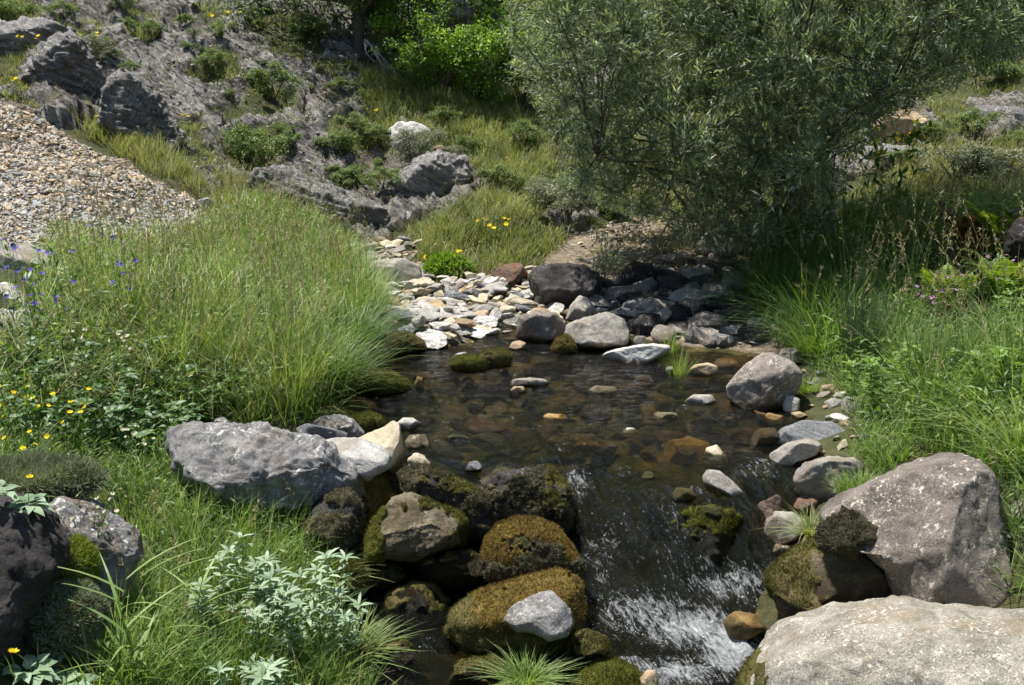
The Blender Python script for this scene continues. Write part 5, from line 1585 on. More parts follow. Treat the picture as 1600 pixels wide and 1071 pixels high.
tussock('rush_clump', 'upright blue green rush clump on the right bank', onl(1345, 575), 520, .46, .0022, 6, mat='rush', spread=.10, lean=.18, curve=.12, heads=14, cat='rush')
tussock('rush_clump', 'second blue green rush clump standing further right in the bank grass', onl(1465, 620), 300, .34, .0022, 7, mat='rush', spread=.09, lean=.25, curve=.2, heads=10, cat='rush')
tussock('grass_tuft', 'bright green feathery tuft left of the rush clump', onl(1275, 560), 500, .26, .0026, 8, tint=(.5, .9), spread=.10, lean=.45, curve=.6)
tussock('horsetail_tuft', 'thin green horsetail tuft standing in the water by the white flat rock', atz(1058, 588, -.02), 120, .20, .0014, 9, tint=(.5, .9), spread=.05, lean=.5, curve=.15, cat='horsetail')
tussock('horsetail_tuft', 'thin green horsetail tuft behind the white flat rock', atz(1048, 548, 0.), 90, .18, .0014, 10, tint=(.5, .9), spread=.04, lean=.5, curve=.15, cat='horsetail')
tussock('grass_tuft', 'arching broad bladed tuft at the right edge of the bank', onl(1540, 680), 110, .34, .0042, 12, tint=(.5, .95), spread=.10, lean=.5, curve=.9)
tussock('grass_tuft', 'lime green tuft spilling over the right edge behind the large boulder', onl(1600, 730), 110, .36, .0045, 13, tint=(.6, 1.), spread=.08, lean=.5, curve=.9)
tussock('grass_tuft', 'bright tuft between the pitted rock and the large brown boulder', onl(1345, 775), 500, .10, .0024, 14, tint=(.5, .9), spread=.09, lean=.5, curve=.5)
tussock('grass_tuft', 'grass tuft on the mossy left edge of the lower pool', onl(520, 905), 420, .17, .003, 15, mat='grass', tint=(.6, .9), spread=.06, lean=.6, curve=.8)
tussock('grass_tuft', 'grass tuft growing at the bottom of the lower pool bank', onl(545, 1030), 420, .17, .003, 16, mat='grass', tint=(.4, .85), spread=.07, lean=.6, curve=.8, heads=2)
tussock('grass_tuft', 'sparse tall grass shoot in front of the dark red mossy rock', onl(560, 860), 26, .24, .003, 17, mat='rush', tint=(.4, .9), spread=.02, lean=.3, curve=.3)
tussock('grass_tuft', 'small tuft on the right shore behind the tan wedge boulder', onl(1262, 612), 160, .12, .002, 18, tint=(.4, .9), spread=.05, lean=.5, curve=.6)

tall = tussock('tall_grass_clump', 'tall upright clump of meadow grass rising above the left bank sward', onl(420, 470), 130, .50, .0024, 30, mat='grass', spread=.09, lean=.22, curve=.4, tint=(.3, .84), group='tall grass clumps of the left bank', heads=9, dry=.15)
for i, (px, py) in enumerate([(330,420),(380,520),(300,520),(470,420),(250,470),(200,520),(440,580),(360,600),(520,470),(280,600),(410,400),(150,480),(490,540),(330,480),(230,420),(460,640),(555,520)]):
    q = onl(px, py); dup_ = tall.copy(); COL.objects.link(dup_); dup_.location = tuple(q); dup_.rotation_euler = (0, 0, i * 1.9)
    s_ = .75 + .5 * ((i * 41) % 10) / 10; dup_.scale = (s_, s_, s_)
tall2 = tussock('tall_grass_clump', 'tall arching clump of meadow grass on the right bank', onl(1400, 520), 130, .48, .0026, 31, spread=.09, lean=.3, curve=.6, tint=(.2, .84), group='tall grass clumps of the right bank', heads=9, dry=.15)
for i, (px, py) in enumerate([(1300,480),(1350,420),(1420,600),(1500,600),(1560,600),(1380,460),(1320,520),(1590,650),(1450,660),(1270,440)]):
    q = onl(px, py); dup_ = tall2.copy(); COL.objects.link(dup_); dup_.location = tuple(q); dup_.rotation_euler = (0, 0, i * 1.9)
    s_ = .75 + .5 * ((i * 41) % 10) / 10; dup_.scale = (s_, s_, s_)

# tall flowering grasses and dead stalks standing above the sward
a = Acc()
P = zone(LB, 60, rs, inv=hero_ex); seedheads(a, P[rs.permutation(len(P))][:420], .50, rs, 0, 1, .08, .3, .0013)
P = zone(RB, 22, rs); seedheads(a, P[:260], .52, rs, 0, 1, .08, .5)
P = zone([(220,880),(500,850),(540,1100),(200,1100)], 30, rs); seedheads(a, P[:26], .36, rs, 0, 1, .05)
o = a.build('flowering_grass', [M['grass_dry'], M['seed']]); tag(o, 'thin flowering grass stalks with pale seed heads above both banks', None, None, 'stuff')

# broad long blades crossing in front at the lower left
def cane(name, label, pos, tip, nleaf, seed, L=.16, W=.006, mat='grass_lush'):
    r2 = np.random.RandomState(seed); pos = np.asarray(pos, float); tip = np.asarray(tip, float)
    a = Acc(); mid_ = (pos + tip) / 2 + [0, 0, .04]
    p_ = bez(pos, mid_, tip, 9); tube(a, p_, .0022, .0012, 4, .6, 0)
    for k in range(nleaf):
        c = p_[1 + int(k * 7 / nleaf)]; az = r2.uniform(0, 6.28)
        blades(a, c[None], L * r2.uniform(.7, 1.2), W, np.array([az]), .9, .5, np.array([r2.uniform(.5, .85)]), 5)
    return tag(a.build(name, [M[mat]], None, pos), label, 'reed grass', 'broad bladed reed stems at the lower left')
for i, (px, py, h_, lab) in enumerate([(185, 1010, .34, 'tallest broad bladed reed stem at the lower left beside the corner outcrop'), (250, 980, .30, 'broad bladed reed stem left of the silvery plant'),
                                       (300, 960, .26, 'short broad bladed reed stem touching the silvery plant'), (225, 1050, .32, 'broad bladed reed stem at the bottom edge')]):
    b = onl(px, py + 60); cane('reed_stem', lab, b, b + [.05 * (-1) ** i, .02, h_], 8, 60 + i)

# ---- herbs, made once and copied
def herb_mesh(seed, h, nst, npair, L, W, mat, tint=(.2, .8), whorl=2, spread=.08, lean=.25, topw=6, wide=.42, up_=.35):
    r2 = np.random.RandomState(seed); a = Acc(); b = Acc()
    for s in range(nst):
        az = r2.uniform(0, 6.28); base = np.array([cos(az), sin(az), 0]) * spread * r2.rand() ** .5
        hh = h * r2.uniform(.6, 1.1)
        tip = base + np.array([cos(az) * lean * hh * r2.rand(), sin(az) * lean * hh * r2.rand(), hh])
        p_ = bez(base, (base + tip) / 2 + r2.normal(size=3) * .01, tip, 7)
        tube(a, p_, .0016, .001, 3, .5, 0)
        for k in range(npair):
            t_ = (k + 1) / (npair + .3)
            c = base + (tip - base) * t_
            a0 = k * 1.57 + az
            n_ = topw if k == npair - 1 else whorl
            ang_ = a0 + np.arange(n_) * 2 * pi / n_ + r2.normal(size=n_) * .15
            D = np.c_[np.cos(ang_), np.sin(ang_), np.full(n_, up_) + r2.normal(size=n_) * .2]
            if k == npair - 1: D[:, 2] += .35
            broad(b, np.repeat(c[None], n_, 0), D, L * r2.uniform(.7, 1.1, n_) * (1 - .25 * abs(t_ - .6)), W * r2.uniform(.8, 1.1, n_), r2.uniform(tint[0], tint[1], n_), 0, r2)
    return a, b

def herb(name, label, cat, pos, seed, mats, group=None, **kw):
    a, b = herb_mesh(seed, mat=None, **kw)
    r = empty(name, pos); tag(r, label, cat, group)
    a.build('stems', [M[mats[0]]], r, (0, 0, 0)); b.build('foliage', [M[mats[1]]], r, (0, 0, 0))
    return r

def dup(o, loc, rz, s, label, group=None):
    c = o.copy(); COL.objects.link(c); c.location = tuple(float(q) for q in loc); c.rotation_euler = (0, 0, rz); c.scale = (s, s, s)
    c['label'] = label
    if 'scrub' in o.name: c.scale = (s * 1.1, s, s * .72)
    if group: c['group'] = group
    for ch in [k for k in COL.objects if k.parent == o]:
        d = ch.copy(); COL.objects.link(d); d.parent = c
    return c

SV = 'silvery mint plants at the lower left'
for i, (px, py, n_, h_, lab) in enumerate([(470, 985, 10, .27, 'largest silvery green mint plant with long felted leaves, at the bank edge'), (425, 1015, 8, .25, 'silvery green mint plant in the middle of its patch'),
        (375, 985, 6, .24, 'silvery green mint plant on the left side of its patch'), (520, 1010, 6, .21, 'silvery green mint plant nearest the water'),
        (440, 1110, 6, .12, 'low silvery green mint plant at the bottom edge'), (385, 1120, 5, .13, 'second low silvery green mint plant at the bottom edge')]):
    b = onl(px, min(py + 20, 1150))
    herb('silver_mint', lab, 'mint plant', b, 300 + i, ('twig', 'silver'), SV, h=h_ * 1.25, nst=n_ + 2, npair=9, L=.060, W=.0075, spread=.10, lean=.35, topw=6, tint=(.1, .9))

UG = 'leafy herbs of the left bank'
proto = herb('leafy_herb', 'dark leafy herb at the front of the left bank', 'herb', onl(200, 700), 320, ('leafy', 'leafy'), UG, h=.20, nst=12, npair=5, L=.045, W=.011, spread=.12, lean=.4, whorl=3, topw=4, up_=.15, tint=(0, .8))
spots = [(110,640),(160,660),(215,665),(250,640),(140,700),(90,610),(280,690),(240,720),(60,640),(180,610),(300,655),(330,640),(20,600),(120,580),(230,600),(60,570),(290,740),(40,700)]
names_ = ['left of the yellow flowers', 'above the yellow flowers', 'behind the long lichen boulder', 'below the white boulders', 'in the shaded hollow']
for i, (px, py) in enumerate(spots):
    dup(proto, onl(px, py), i * 1.7, .8 + .5 * ((i * 37) % 10) / 10, 'dark green leafy herb growing low among the grass of the left bank')
proto['label'] = 'dark green leafy herb growing low among the grass of the left bank'
proto2 = herb('leafy_herb', 'mid green leafy herb in the grass of the right bank', 'herb', onl(1400, 450), 321, ('leafy', 'bright'), 'leafy herbs of the right bank', h=.26, nst=12, npair=6, L=.05, W=.009, spread=.14, lean=.4, whorl=3, topw=5, up_=.3, tint=(0, .6))
for i, (px, py) in enumerate([(1500,560),(1560,560),(1440,480),(1590,640),(1480,640),(1540,470),(1390,640),(1330,420),(1290,400),(1360,400),(1450,420),(1600,520)]):
    dup(proto2, onl(px, py), i * 2.1, .8 + .5 * ((i * 53) % 10) / 10, 'mid green leafy herb in the grass of the right bank')

# ---- flowers
def flower(acc, c, r, n_, r2, m_pet, m_c=None, tilt=.4, W=.35, up_=.25, tint=None):
    nrm = np.array([0, -.35, 1.]) + r2.normal(size=3) * tilt; nrm /= np.linalg.norm(nrm)
    A = np.cross(nrm, [1, .2, 0]); A /= np.linalg.norm(A); B = np.cross(nrm, A)
    th = np.arange(n_) * 2 * pi / n_ + r2.rand()
    D = np.cos(th)[:, None] * A + np.sin(th)[:, None] * B + nrm * up_
    leaves(acc, np.repeat(c[None], n_, 0), D, r * r2.uniform(.85, 1.1, n_), r * W, r2.uniform(0, 1, n_), m_pet, r2, .1, -.05, .6, Nn=np.repeat(nrm[None], n_, 0))
    if m_c is not None:
        leaves(acc, np.repeat((c + nrm * r * .08)[None], 6, 0), D[::max(1, n_ // 6)][:6] if n_ >= 6 else np.repeat(D[:1], 6, 0), r * .35, r * .16, .5, m_c, r2, .1, 0, .6, Nn=np.repeat(nrm[None], min(6, 6), 0))

def flower_plant(name, label, cat, pos, heads, r, n_, pet, seed, h=.2, spread=.08, group=None, centre=True, leaf=('grass', 30, .05, .003), stem='leafy', W=.35, cluster=1):
    """parts: stems, leaves, and one mesh of petals and centre per flower head"""
    r2 = np.random.RandomState(seed); pos = np.asarray(pos, float)
    root = empty(name, pos); tag(root, label, cat, group)
    st = Acc(); lf = Acc()
    th = r2.uniform(0, 6.28, leaf[1]); rr = spread * np.sqrt(r2.rand(leaf[1])) * .7
    blades(lf, np.c_[np.cos(th) * rr, np.sin(th) * rr, np.full(leaf[1], -.01)], leaf[2] * r2.uniform(.5, 1.2, leaf[1]), leaf[3], th, .6, .4, r2.uniform(.2, .8, leaf[1]), 3)
    for k in range(heads):
        az = r2.uniform(0, 6.28); q = spread * r2.rand() ** .5
        e = np.array([cos(az) * q, sin(az) * q, h * r2.uniform(.65, 1.1)])
        b0 = e * [.35, .35, 0]
        p_ = bez(b0, e * [.5, .5, .6], e, 6); tube(st, p_, .0012, .0009, 3, .5, 0)
        nl = 5
        leaves(st, p_[1:6], r2.normal(size=(5, 3)) + [0, 0, .8], h * .14, h * .02, r2.uniform(.2, .9, 5), 0, r2)
        f = Acc()
        for j in range(cluster):
            flower(f, e + (r2.normal(size=3) * r * 1.6 if cluster > 1 else 0), r * r2.uniform(.8, 1.15), n_, r2, 0, 1 if centre else None, W=W)
        f.build('flower_head', [M[pet], M['orange']], root, (0, 0, 0))
    st.build('stems', [M[stem]], root, (0, 0, 0)); lf.build('leaves', [M[leaf[0]]], root, (0, 0, 0))
    return root

FY = 'yellow flowered plants of the left bank'
flower_plant('yellow_flower_plant', 'clump of yellow flowers at the left edge above the hawkweed', 'wild flower', onl(40, 735), 14, .011, 5, 'yellow', 400, .34, .15, FY, True, ('mossy_herb', 120, .12, .003), W=.5)
flower_plant('yellow_flower_plant', 'clump of larger bright yellow flowers left of the long lichen boulder', 'wild flower', onl(115, 750), 9, .013, 5, 'yellow', 401, .34, .10, FY, True, ('mossy_herb', 90, .12, .003), W=.5)
flower_plant('yellow_flower_plant', 'yellow flowers hanging just above the grey felted rosette', 'wild flower', onl(55, 790), 6, .012, 5, 'yellow', 402, .26, .09, FY, True, ('mossy_herb', 80, .10, .003), W=.5)
FB = 'violet flowered stems of the left bank'
for i, (px, py, n_, lab) in enumerate([(30, 500, 3, 'violet flower stems in front of the bright white boulder'), (58, 515, 5, 'violet flower stems beside the bright white boulder'), (110, 520, 3, 'violet flower stems in the grass right of the white boulders'),
        (60, 570, 5, 'violet flower stems in front of the cracked white boulder'), (100, 570, 2, 'small violet flower stems below the cracked white boulder'), (185, 540, 2, 'pair of violet flowers deep in the left grass'), (208, 535, 2, 'lone violet flower right of the pair in the left grass'), (165, 450, 2, 'violet flower alone at the foot of the scree'), (12, 575, 2, 'violet flower at the very left edge')]):
    flower_plant('violet_flower_plant', lab, 'wild flower', onl(px, py), n_ + 2, .016, 6, 'violet', 410 + i, .40, .08, FB, False, ('leafy', 20, .1, .004), W=.45)
flower_plant('cream_flower_plant', 'pale cream flower heads in the middle of the left grass', 'wild flower', onl(160, 600), 4, .012, 6, 'cream_fl', 425, .26, .16, 'cream flower heads', False, cluster=5)
flower_plant('cream_flower_plant', 'cream flower head beside the end of the long lichen boulder', 'wild flower', onl(210, 745), 3, .010, 6, 'cream_fl', 426, .20, .10, 'cream flower heads', False, cluster=5)
flower_plant('cream_flower_plant', 'white flower heads on thin stalks over the lichen slab', 'wild flower', at(140, 870, 3.05), 9, .009, 5, 'cream_fl', 427, .16, .10, 'cream flower heads', True, ('mossy_herb', 60, .05, .002), W=.5)
flower_plant('yellow_flower_bush', 'tall bushy plant with masses of small yellow flowers behind the right bank', 'wild flower', onl(1385, 345), 34, .012, 6, 'yellow', 430, .80, .38, 'yellow flowered bushes', False, ('grass', 300, .35, .004), cluster=5)
flower_plant('yellow_flower_bush', 'bushy plant with small yellow flowers under the right edge of the willow', 'wild flower', onl(1320, 350), 22, .012, 6, 'yellow', 431, .65, .35, 'yellow flowered bushes', False, ('grass', 260, .3, .004), cluster=4)
flower_plant('yellow_flower_bush', 'bushy plant with sparse yellow flowers beside the leaning grasses', 'wild flower', onl(1240, 385), 9, .012, 6, 'yellow', 432, .35, .3, 'yellow flowered bushes', False, ('grass', 160, .25, .004), cluster=4)
for i, (px, py, n_, lab) in enumerate([(60, 80, 8, 'yellow flowers on the ledge above the folded outcrop'), (130, 75, 7, 'yellow flowers among scrub right of the folded outcrop'), (10, 150, 4, 'yellow flowers at the left edge on the slope'), (350, 40, 5, 'yellow flowers in turf near the top of the slope'), (170, 200, 5, 'yellow flowers beside the scree tip'),
        (790, 370, 10, 'yellow flowers on the grassy mound'), (710, 425, 7, 'yellow flowers at the foot of the grassy mound'), (560, 190, 4, 'yellow flowers at the edge of the bare grey slope'), (300, 200, 4, 'yellow flowers in the turf hollow of the slope')]):
    flower_plant('yellow_flower_plant', lab, 'wild flower', onl(px, py), n_, .024, 6, 'yellow', 440 + i, .14, .28, 'yellow flowers of the hillside', False, ('grass_dry', 40, .12, .004))
for i, (px, py, n_, lab) in enumerate([(1450, 540, 4, 'pink flower stems left of the yellow fern'), (1545, 500, 5, 'pink flower stems below the upper fern'), (1570, 470, 4, 'pink flower stems near the right edge'), (1500, 520, 3, 'pink flower stems between the fern and the rushes'), (1580, 420, 3, 'pink flower stems beside the dark porous rock')]):
    flower_plant('pink_flower_plant', lab, 'wild flower', onl(px, py), n_ * 2, .013, 6, 'pink', 460 + i, .34, .10, 'pink flowered stems of the right bank', False, ('leafy', 20, .1, .004))

def rosette(name, label, pos, seed, n_=16, L=.05, W=.014, group='grey felted rosettes', fl=1, fr=.013):
    r2 = np.random.RandomState(seed); root = empty(name, pos); tag(root, label, 'hawkweed', group)
    b = Acc()
    for k in range(n_):
        az = k * 2.4; el = .15 + .7 * (k / n_)
        D = np.array([[cos(az), sin(az), el]])
        broad(b, np.array([[cos(az) * .01 + r2.normal() * .012, sin(az) * .01 + r2.normal() * .012, .01 * k / n_]]), D, L * (1.1 - .5 * k / n_), W * (1 - .3 * k / n_), r2.uniform(.0, .6), 0, r2, .5)
    b.build('leaves', [M['silver']], root, (0, 0, 0))
    for j in range(fl):
        a = Acc(); e = np.array([r2.normal() * .02, r2.normal() * .02, .06 + .02 * r2.rand()])
        tube(a, bez(np.zeros(3), e * [.3, .3, .7], e, 5), .0014, .001, 4, .3, 0)
        f = a.build('stem', [M['silver']], root, (0, 0, 0))
        a = Acc(); flower(a, e, fr, 14, r2, 0, 1, .2, .22, .45)
        a.build('flower_head', [M['yellow'], M['orange']], root, (0, 0, 0))
    return root
rosette('hawkweed', 'grey felted rosette with a small yellow flower on top of the corner outcrop', at(45, 790, 2.85), 500, 22, .060, .015)
rosette('hawkweed', 'smaller flowerless grey felted rosette beside the one on the corner outcrop', at(5, 770, 2.8), 501, 16, .055, .014, fl=0)
rosette('hawkweed', 'grey felted rosette with the largest yellow flower at the bottom left corner', at(50, 1050, 2.55), 502, 18, .060, .017, fr=.016)
rosette('hawkweed', 'grey felted rosette with broad leaves at the bottom edge', at(110, 1070, 2.6), 503, 20, .065, .018, fl=0)
rosette('hawkweed', 'grey felted rosette behind the bottom left flower', at(100, 1010, 2.75), 504, 14, .05, .014, fl=0)

def cushion(name, label, cat, pos, rx, ry, rz_, seed, mat, n=9000, h=.02, w=.002, group=None, fl=None):
    V, F = ico(4); V = V.copy(); V = V * [rx, ry, rz_]; V += .12 * rx * fbm(V / rx * 2.5 + seed, 3)[:, None] * (V / [rx, ry, rz_])
    pos = np.asarray(pos, float)
    root = empty(name, pos); tag(root, label, cat, group)
    r2 = np.random.RandomState(seed)
    a = Acc(); a.add(V, F, .15); a.build('base', [M['moss_olive']], root, (0, 0, 0))
    a = Acc(); tufts_on(V, F, np.ones(len(V)), n, h, w, r2, a, .9, None, 0); a.build('foliage', [M[mat]], root, (0, 0, 0))
    if fl:
        for k in range(fl[1]):
            f = Acc(); th = r2.uniform(0, 6.28); q = r2.rand() ** .5
            flower(f, np.array([cos(th) * rx * q * .8, sin(th) * ry * q * .8, rz_ * (1 - q * q * .5) + .02]), fl[2], 8, r2, 0, None, W=.4)
            f.build('flower_head', [M[fl[0]]], root, (0, 0, 0))
    return root
cushion('cushion_plant', 'yellow green mossy cushion plant between the corner outcrop and the lichen slab', 'cushion plant', at(110, 890, 2.95), .07, .10, .09, 510, 'mossy_herb', 9000, .016, .0018)
cushion('cushion_plant', 'grey green thyme cushion with a yellow flower below the yellow green one', 'cushion plant', at(105, 970, 2.8), .10, .12, .10, 511, 'greyscrub', 14000, .016, .0022, None, ('yellow', 2, .008))
cushion('cushion_plant', 'airy light green cushion plant above the grey felted rosette', 'cushion plant', at(45, 750, 3.30), .24, .12, .045, 512, 'greyscrub', 16000, .035, .0022)
cushion('cushion_plant', 'green moss cushion on the left bank at the foot of the silvery mint', 'cushion plant', atz(540, 1040, -.30), .08, .09, .07, 513, 'sprig', 8000, .014, .0018)
cushion('cushion_plant', 'olive mossy cushion at the water edge under the grass tuft', 'cushion plant', atz(540, 905, -.22), .09, .08, .09, 514, 'sprig', 8000, .014, .0018)
cushion('cushion_plant', 'bright green leafy cushion at the foot of the grassy mound', 'cushion plant', onl(700, 430), .20, .14, .16, 515, 'bright', 5000, .035, .008)

def fern(name, label, pos, n_, L, seed, mat='fern', group='ferns of the right bank', az0=None):
    r2 = np.random.RandomState(seed); root = empty(name, pos); tag(root, label, 'fern', group)
    for k in range(n_):
        az = k * 2 * pi / n_ + r2.normal() * .2; l = L * r2.uniform(.75, 1.1)
        e = np.array([cos(az) * l * .55, sin(az) * l * .55, l * .72]); c = np.array([cos(az) * l * .12, sin(az) * l * .12, l * .62])
        p_ = bez(np.zeros(3), c, e, 26)
        a = Acc(); tube(a, p_, .003, .001, 3, .3, 0)
        T = np.gradient(p_, axis=0); T /= np.linalg.norm(T, axis=1)[:, None]
        S = np.cross(T, [-sin(az) * .0 + .001, 0, 1]); S /= np.linalg.norm(S, axis=1)[:, None]
        s = np.linspace(0, 1, 26); ll = l * .20 * np.sin(np.clip(s * 1.08 + .12, 0, 1) * pi) ** .8 * (s > .12)
        tt = r2.uniform(.1, 1, 26)
        for sg in (-1, 1):
            leaves(a, p_[3:], (S * sg + T * .35)[3:], ll[3:] + .004, l * .022, tt[3:], 0, r2, .1, .15, .35, Nn=np.cross(S, T)[3:])
        a.build('frond', [M[mat]], root, (0, 0, 0))
    return root
fern('fern', 'yellow green fern in full sun on the right bank', onl(1478, 510), 11, .48, 520)
fern('fern', 'tall yellow green fern at the right edge above the pink flowers', onl(1560, 490), 10, .46, 521)
fern('fern', 'lime green fern standing behind the brown one near the right edge', onl(1560, 420), 10, .66, 522)
fern('fern', 'withered dark brown fern beside the pale rock', onl(1515, 425), 11, .62, 523, 'fernbrown')
fern('fern', 'pale fern frond cluster cut off by the right edge', onl(1605, 410), 8, .6, 524)

# ------------------------------------------------------------ shrubs and trees
def bush(name, label, cat, pos, R, seed, leafmat, nst=9, ntw=120, nl=16, L=.03, W=.008, tint=(0, 1), group=None, wood='bark', lift=.5, rad=.006, part='trunk', gap=.55, sprawl=1.0):
    """stems from the root, twigs in clumps, leaves on the twigs; R = half sizes of the crown"""
    r2 = np.random.RandomState(seed); R = np.asarray(R, float)
    root = empty(name, pos); tag(root, label, cat, group)
    w = Acc(); f = Acc()
    nodes = []
    cen = np.array([0, 0, R[2] * (1 + lift * .3)])
    for s in range(nst):
        d = r2.normal(size=3); d[2] = abs(d[2]) * .9 + .1; d /= np.linalg.norm(d)
        e = cen * [1, 1, .7] + d * R * r2.uniform(.65, .95)
        p_ = bez(r2.normal(size=3) * [.03, .03, 0], np.array([e[0] * .35, e[1] * .35, e[2] * .7]), e, 9)
        tube(w, p_, rad * 1.4, rad * .5, 5)
        nodes.append(p_[3:])
    nodes = np.concatenate(nodes)
    ncl = max(6, ntw // 9)
    d = r2.normal(size=(ncl, 3)); d[:, 2] = d[:, 2] * .8 + .15; d /= np.linalg.norm(d, axis=1)[:, None]
    cl = cen * [1, 1, .9] + d * R * r2.uniform(.45, 1.0, (ncl, 1)) * (1 + .18 * pn(d * 2 + seed)[:, None])
    for k in range(ntw):
        c = cl[r2.randint(ncl)] + r2.normal(size=3) * R * .13
        c[2] = max(c[2], .02)
        st = nodes[np.argmin(((nodes - c) ** 2).sum(1))]
        p_ = bez(st, (st + c) / 2 + [0, 0, .02], c, 5)
        tube(w, p_, rad * .45, rad * .2, 3)
        t_ = r2.uniform(.45, 1.0, nl) ** .7
        P = st + (c - st) * t_[:, None] + r2.normal(size=(nl, 3)) * L * .8
        dirn = (c - st) / (np.linalg.norm(c - st) + 1e-6)
        leaves(f, P, dirn * .7 + r2.normal(size=(nl, 3)) * .7, L * r2.uniform(.6, 1.2, nl), W * r2.uniform(.7, 1.2, nl), np.clip(r2.uniform(*tint) * .6 + .4 * r2.rand(nl), 0, 1), 0, r2)
    w.build(part, [M[wood]], root, (0, 0, 0)); f.build('crown' if part == 'trunk' else 'foliage', [M[leafmat]], root, (0, 0, 0))
    return root

# the willow
WP = [(850,-420),(800,-60),(788,40),(795,110),(850,180),(845,235),(885,285),(930,325),(1020,345),(1085,395),(1180,405),(1290,385),(1325,310),(1300,250),(1380,195),(1440,165),(1520,120),(1600,95),(1640,-60),(1560,-420)]
r2 = np.random.RandomState(900)
wb = onl(1212, 372); wb[2] -= .05
willow = empty('willow', wb); tag(willow, 'big spreading willow bush with narrow grey green leaves over the far bank', 'willow', None)
tips = []
wpoly = np.array(WP, float)
while len(tips) < 7200:
    n_ = 6000
    q = r2.uniform([760, -420], [1660, 410], (n_, 2)); Yq = r2.uniform(6.3, 10.6, n_)
    ok = pip(WP, q[:, 0], q[:, 1])
    q, Yq = q[ok], Yq[ok]
    a_ = (q[:, 0] - 800) / FPX; b_ = -(q[:, 1] - 535.5) / FPX
    dy = CP + b_ * SP; dz = -SP + b_ * CP
    P = np.c_[a_ * Yq / dy, Yq, CZ + dz * Yq / dy]
    cxw = wb[0] + .15
    el = ((P[:, 0] - cxw) / 2.7) ** 2 + ((P[:, 1] - 8.55) / 2.0) ** 2 + ((P[:, 2] - 1.7) / 1.9) ** 2
    cl = fbm(P * 1.7 + 40, 2) + .5 * pn(P * 4.5)
    ok = (el < 1 + .25 * cl) & (cl > -.62 + .35 * (1 - el)) & (P[:, 2] > H(P[:, 0], P[:, 1]) + .12)
    tips += list(P[ok])
tips = np.array(tips)[:7200]
W1 = Acc(); nodes = []
for k in range(22):
    e = tips[r2.randint(len(tips))]
    e = wb + (e - wb) * .85
    c = wb + (e - wb) * [.25, .25, .62] + r2.normal(size=3) * [.12, .12, .1]
    p_ = bez(wb + r2.normal(size=3) * [.09, .09, 0], c, e, 14)
    p_[1:] += np.cumsum(r2.normal(size=(13, 3)) * .012, 0)
    tube(W1, p_, .024 * r2.uniform(.6, 1.1), .007, 6); nodes.append(p_[2:])
nodes1 = np.concatenate(nodes)
nodes2 = []
for k in range(300):
    e = tips[r2.randint(len(tips))]
    dd = ((nodes1 - e) ** 2).sum(1) + 1.2 * np.maximum(0, nodes1[:, 2] - e[2]) ** 2
    st = nodes1[np.argmin(dd)]
    if np.linalg.norm(e - st) < .12: continue
    p_ = bez(st, (st + e) / 2 + [0, 0, .10 * np.linalg.norm(e - st)], e, 8)
    p_[1:-1] += r2.normal(size=(6, 3)) * .012
    tube(W1, p_, .0075, .003, 4); nodes2.append(p_[2:])
nodes2 = np.concatenate(nodes2 + [nodes1])
LF = Acc()
for e in tips:
    st = nodes2[np.argmin(((nodes2 - e) ** 2).sum(1))]
    v = e - st; l = np.linalg.norm(v)
    if l > .5: st = e - v / l * .5; v = e - st; l = .5
    if l < .16: e = st + v / (l + 1e-6) * .2; v = e - st; l = .2
    mid_ = (st + e) / 2 + [0, 0, .05 * l]
    p_ = bez(st, mid_, e, 5); tube(W1, p_, .0022, .0012, 3)
    nl = 25
    t_ = np.linspace(.15, 1, nl)
    P = np.c_[np.interp(t_, np.linspace(0, 1, 5), p_[:, 0]), np.interp(t_, np.linspace(0, 1, 5), p_[:, 1]), np.interp(t_, np.linspace(0, 1, 5), p_[:, 2])]
    dirn = v / l
    sd = r2.normal(size=(nl, 3)); sd -= dirn * (sd @ dirn)[:, None]; sd /= np.linalg.norm(sd, axis=1)[:, None]
    D = dirn * r2.uniform(.5, 1.1, (nl, 1)) + sd * .75 + [0, 0, .40]
    leaves(LF, P + r2.normal(size=(nl, 3)) * .01, D, .066 * r2.uniform(.6, 1.25, nl), .0060 * r2.uniform(.7, 1.2, nl), np.clip(r2.uniform(.1, .75) + .22 * r2.randn(nl), 0, 1), 0, r2, .2, .2, .45)
W1.build('trunk', [M['bark']], willow, (0, 0, 0))
LF.build('crown', [M['willow']], willow, (0, 0, 0))
for ch in [k for k in COL.objects if k.parent == willow]:
    ch.location = (-wb[0], -wb[1], -wb[2])

# willow seedlings by the black boulder
bush('willow_shoot', 'small willow shoot with narrow leaves behind the big black boulder', 'shrub', onl(945, 455), (.16, .14, .22), 910, 'willow', 5, 30, 14, .055, .005, part='stems', rad=.003)
bush('willow_shoot', 'thin willow shoot on the sandy bank under the willow', 'shrub', onl(1030, 400), (.35, .2, .2), 911, 'willow', 6, 50, 12, .05, .005, part='stems', rad=.003)
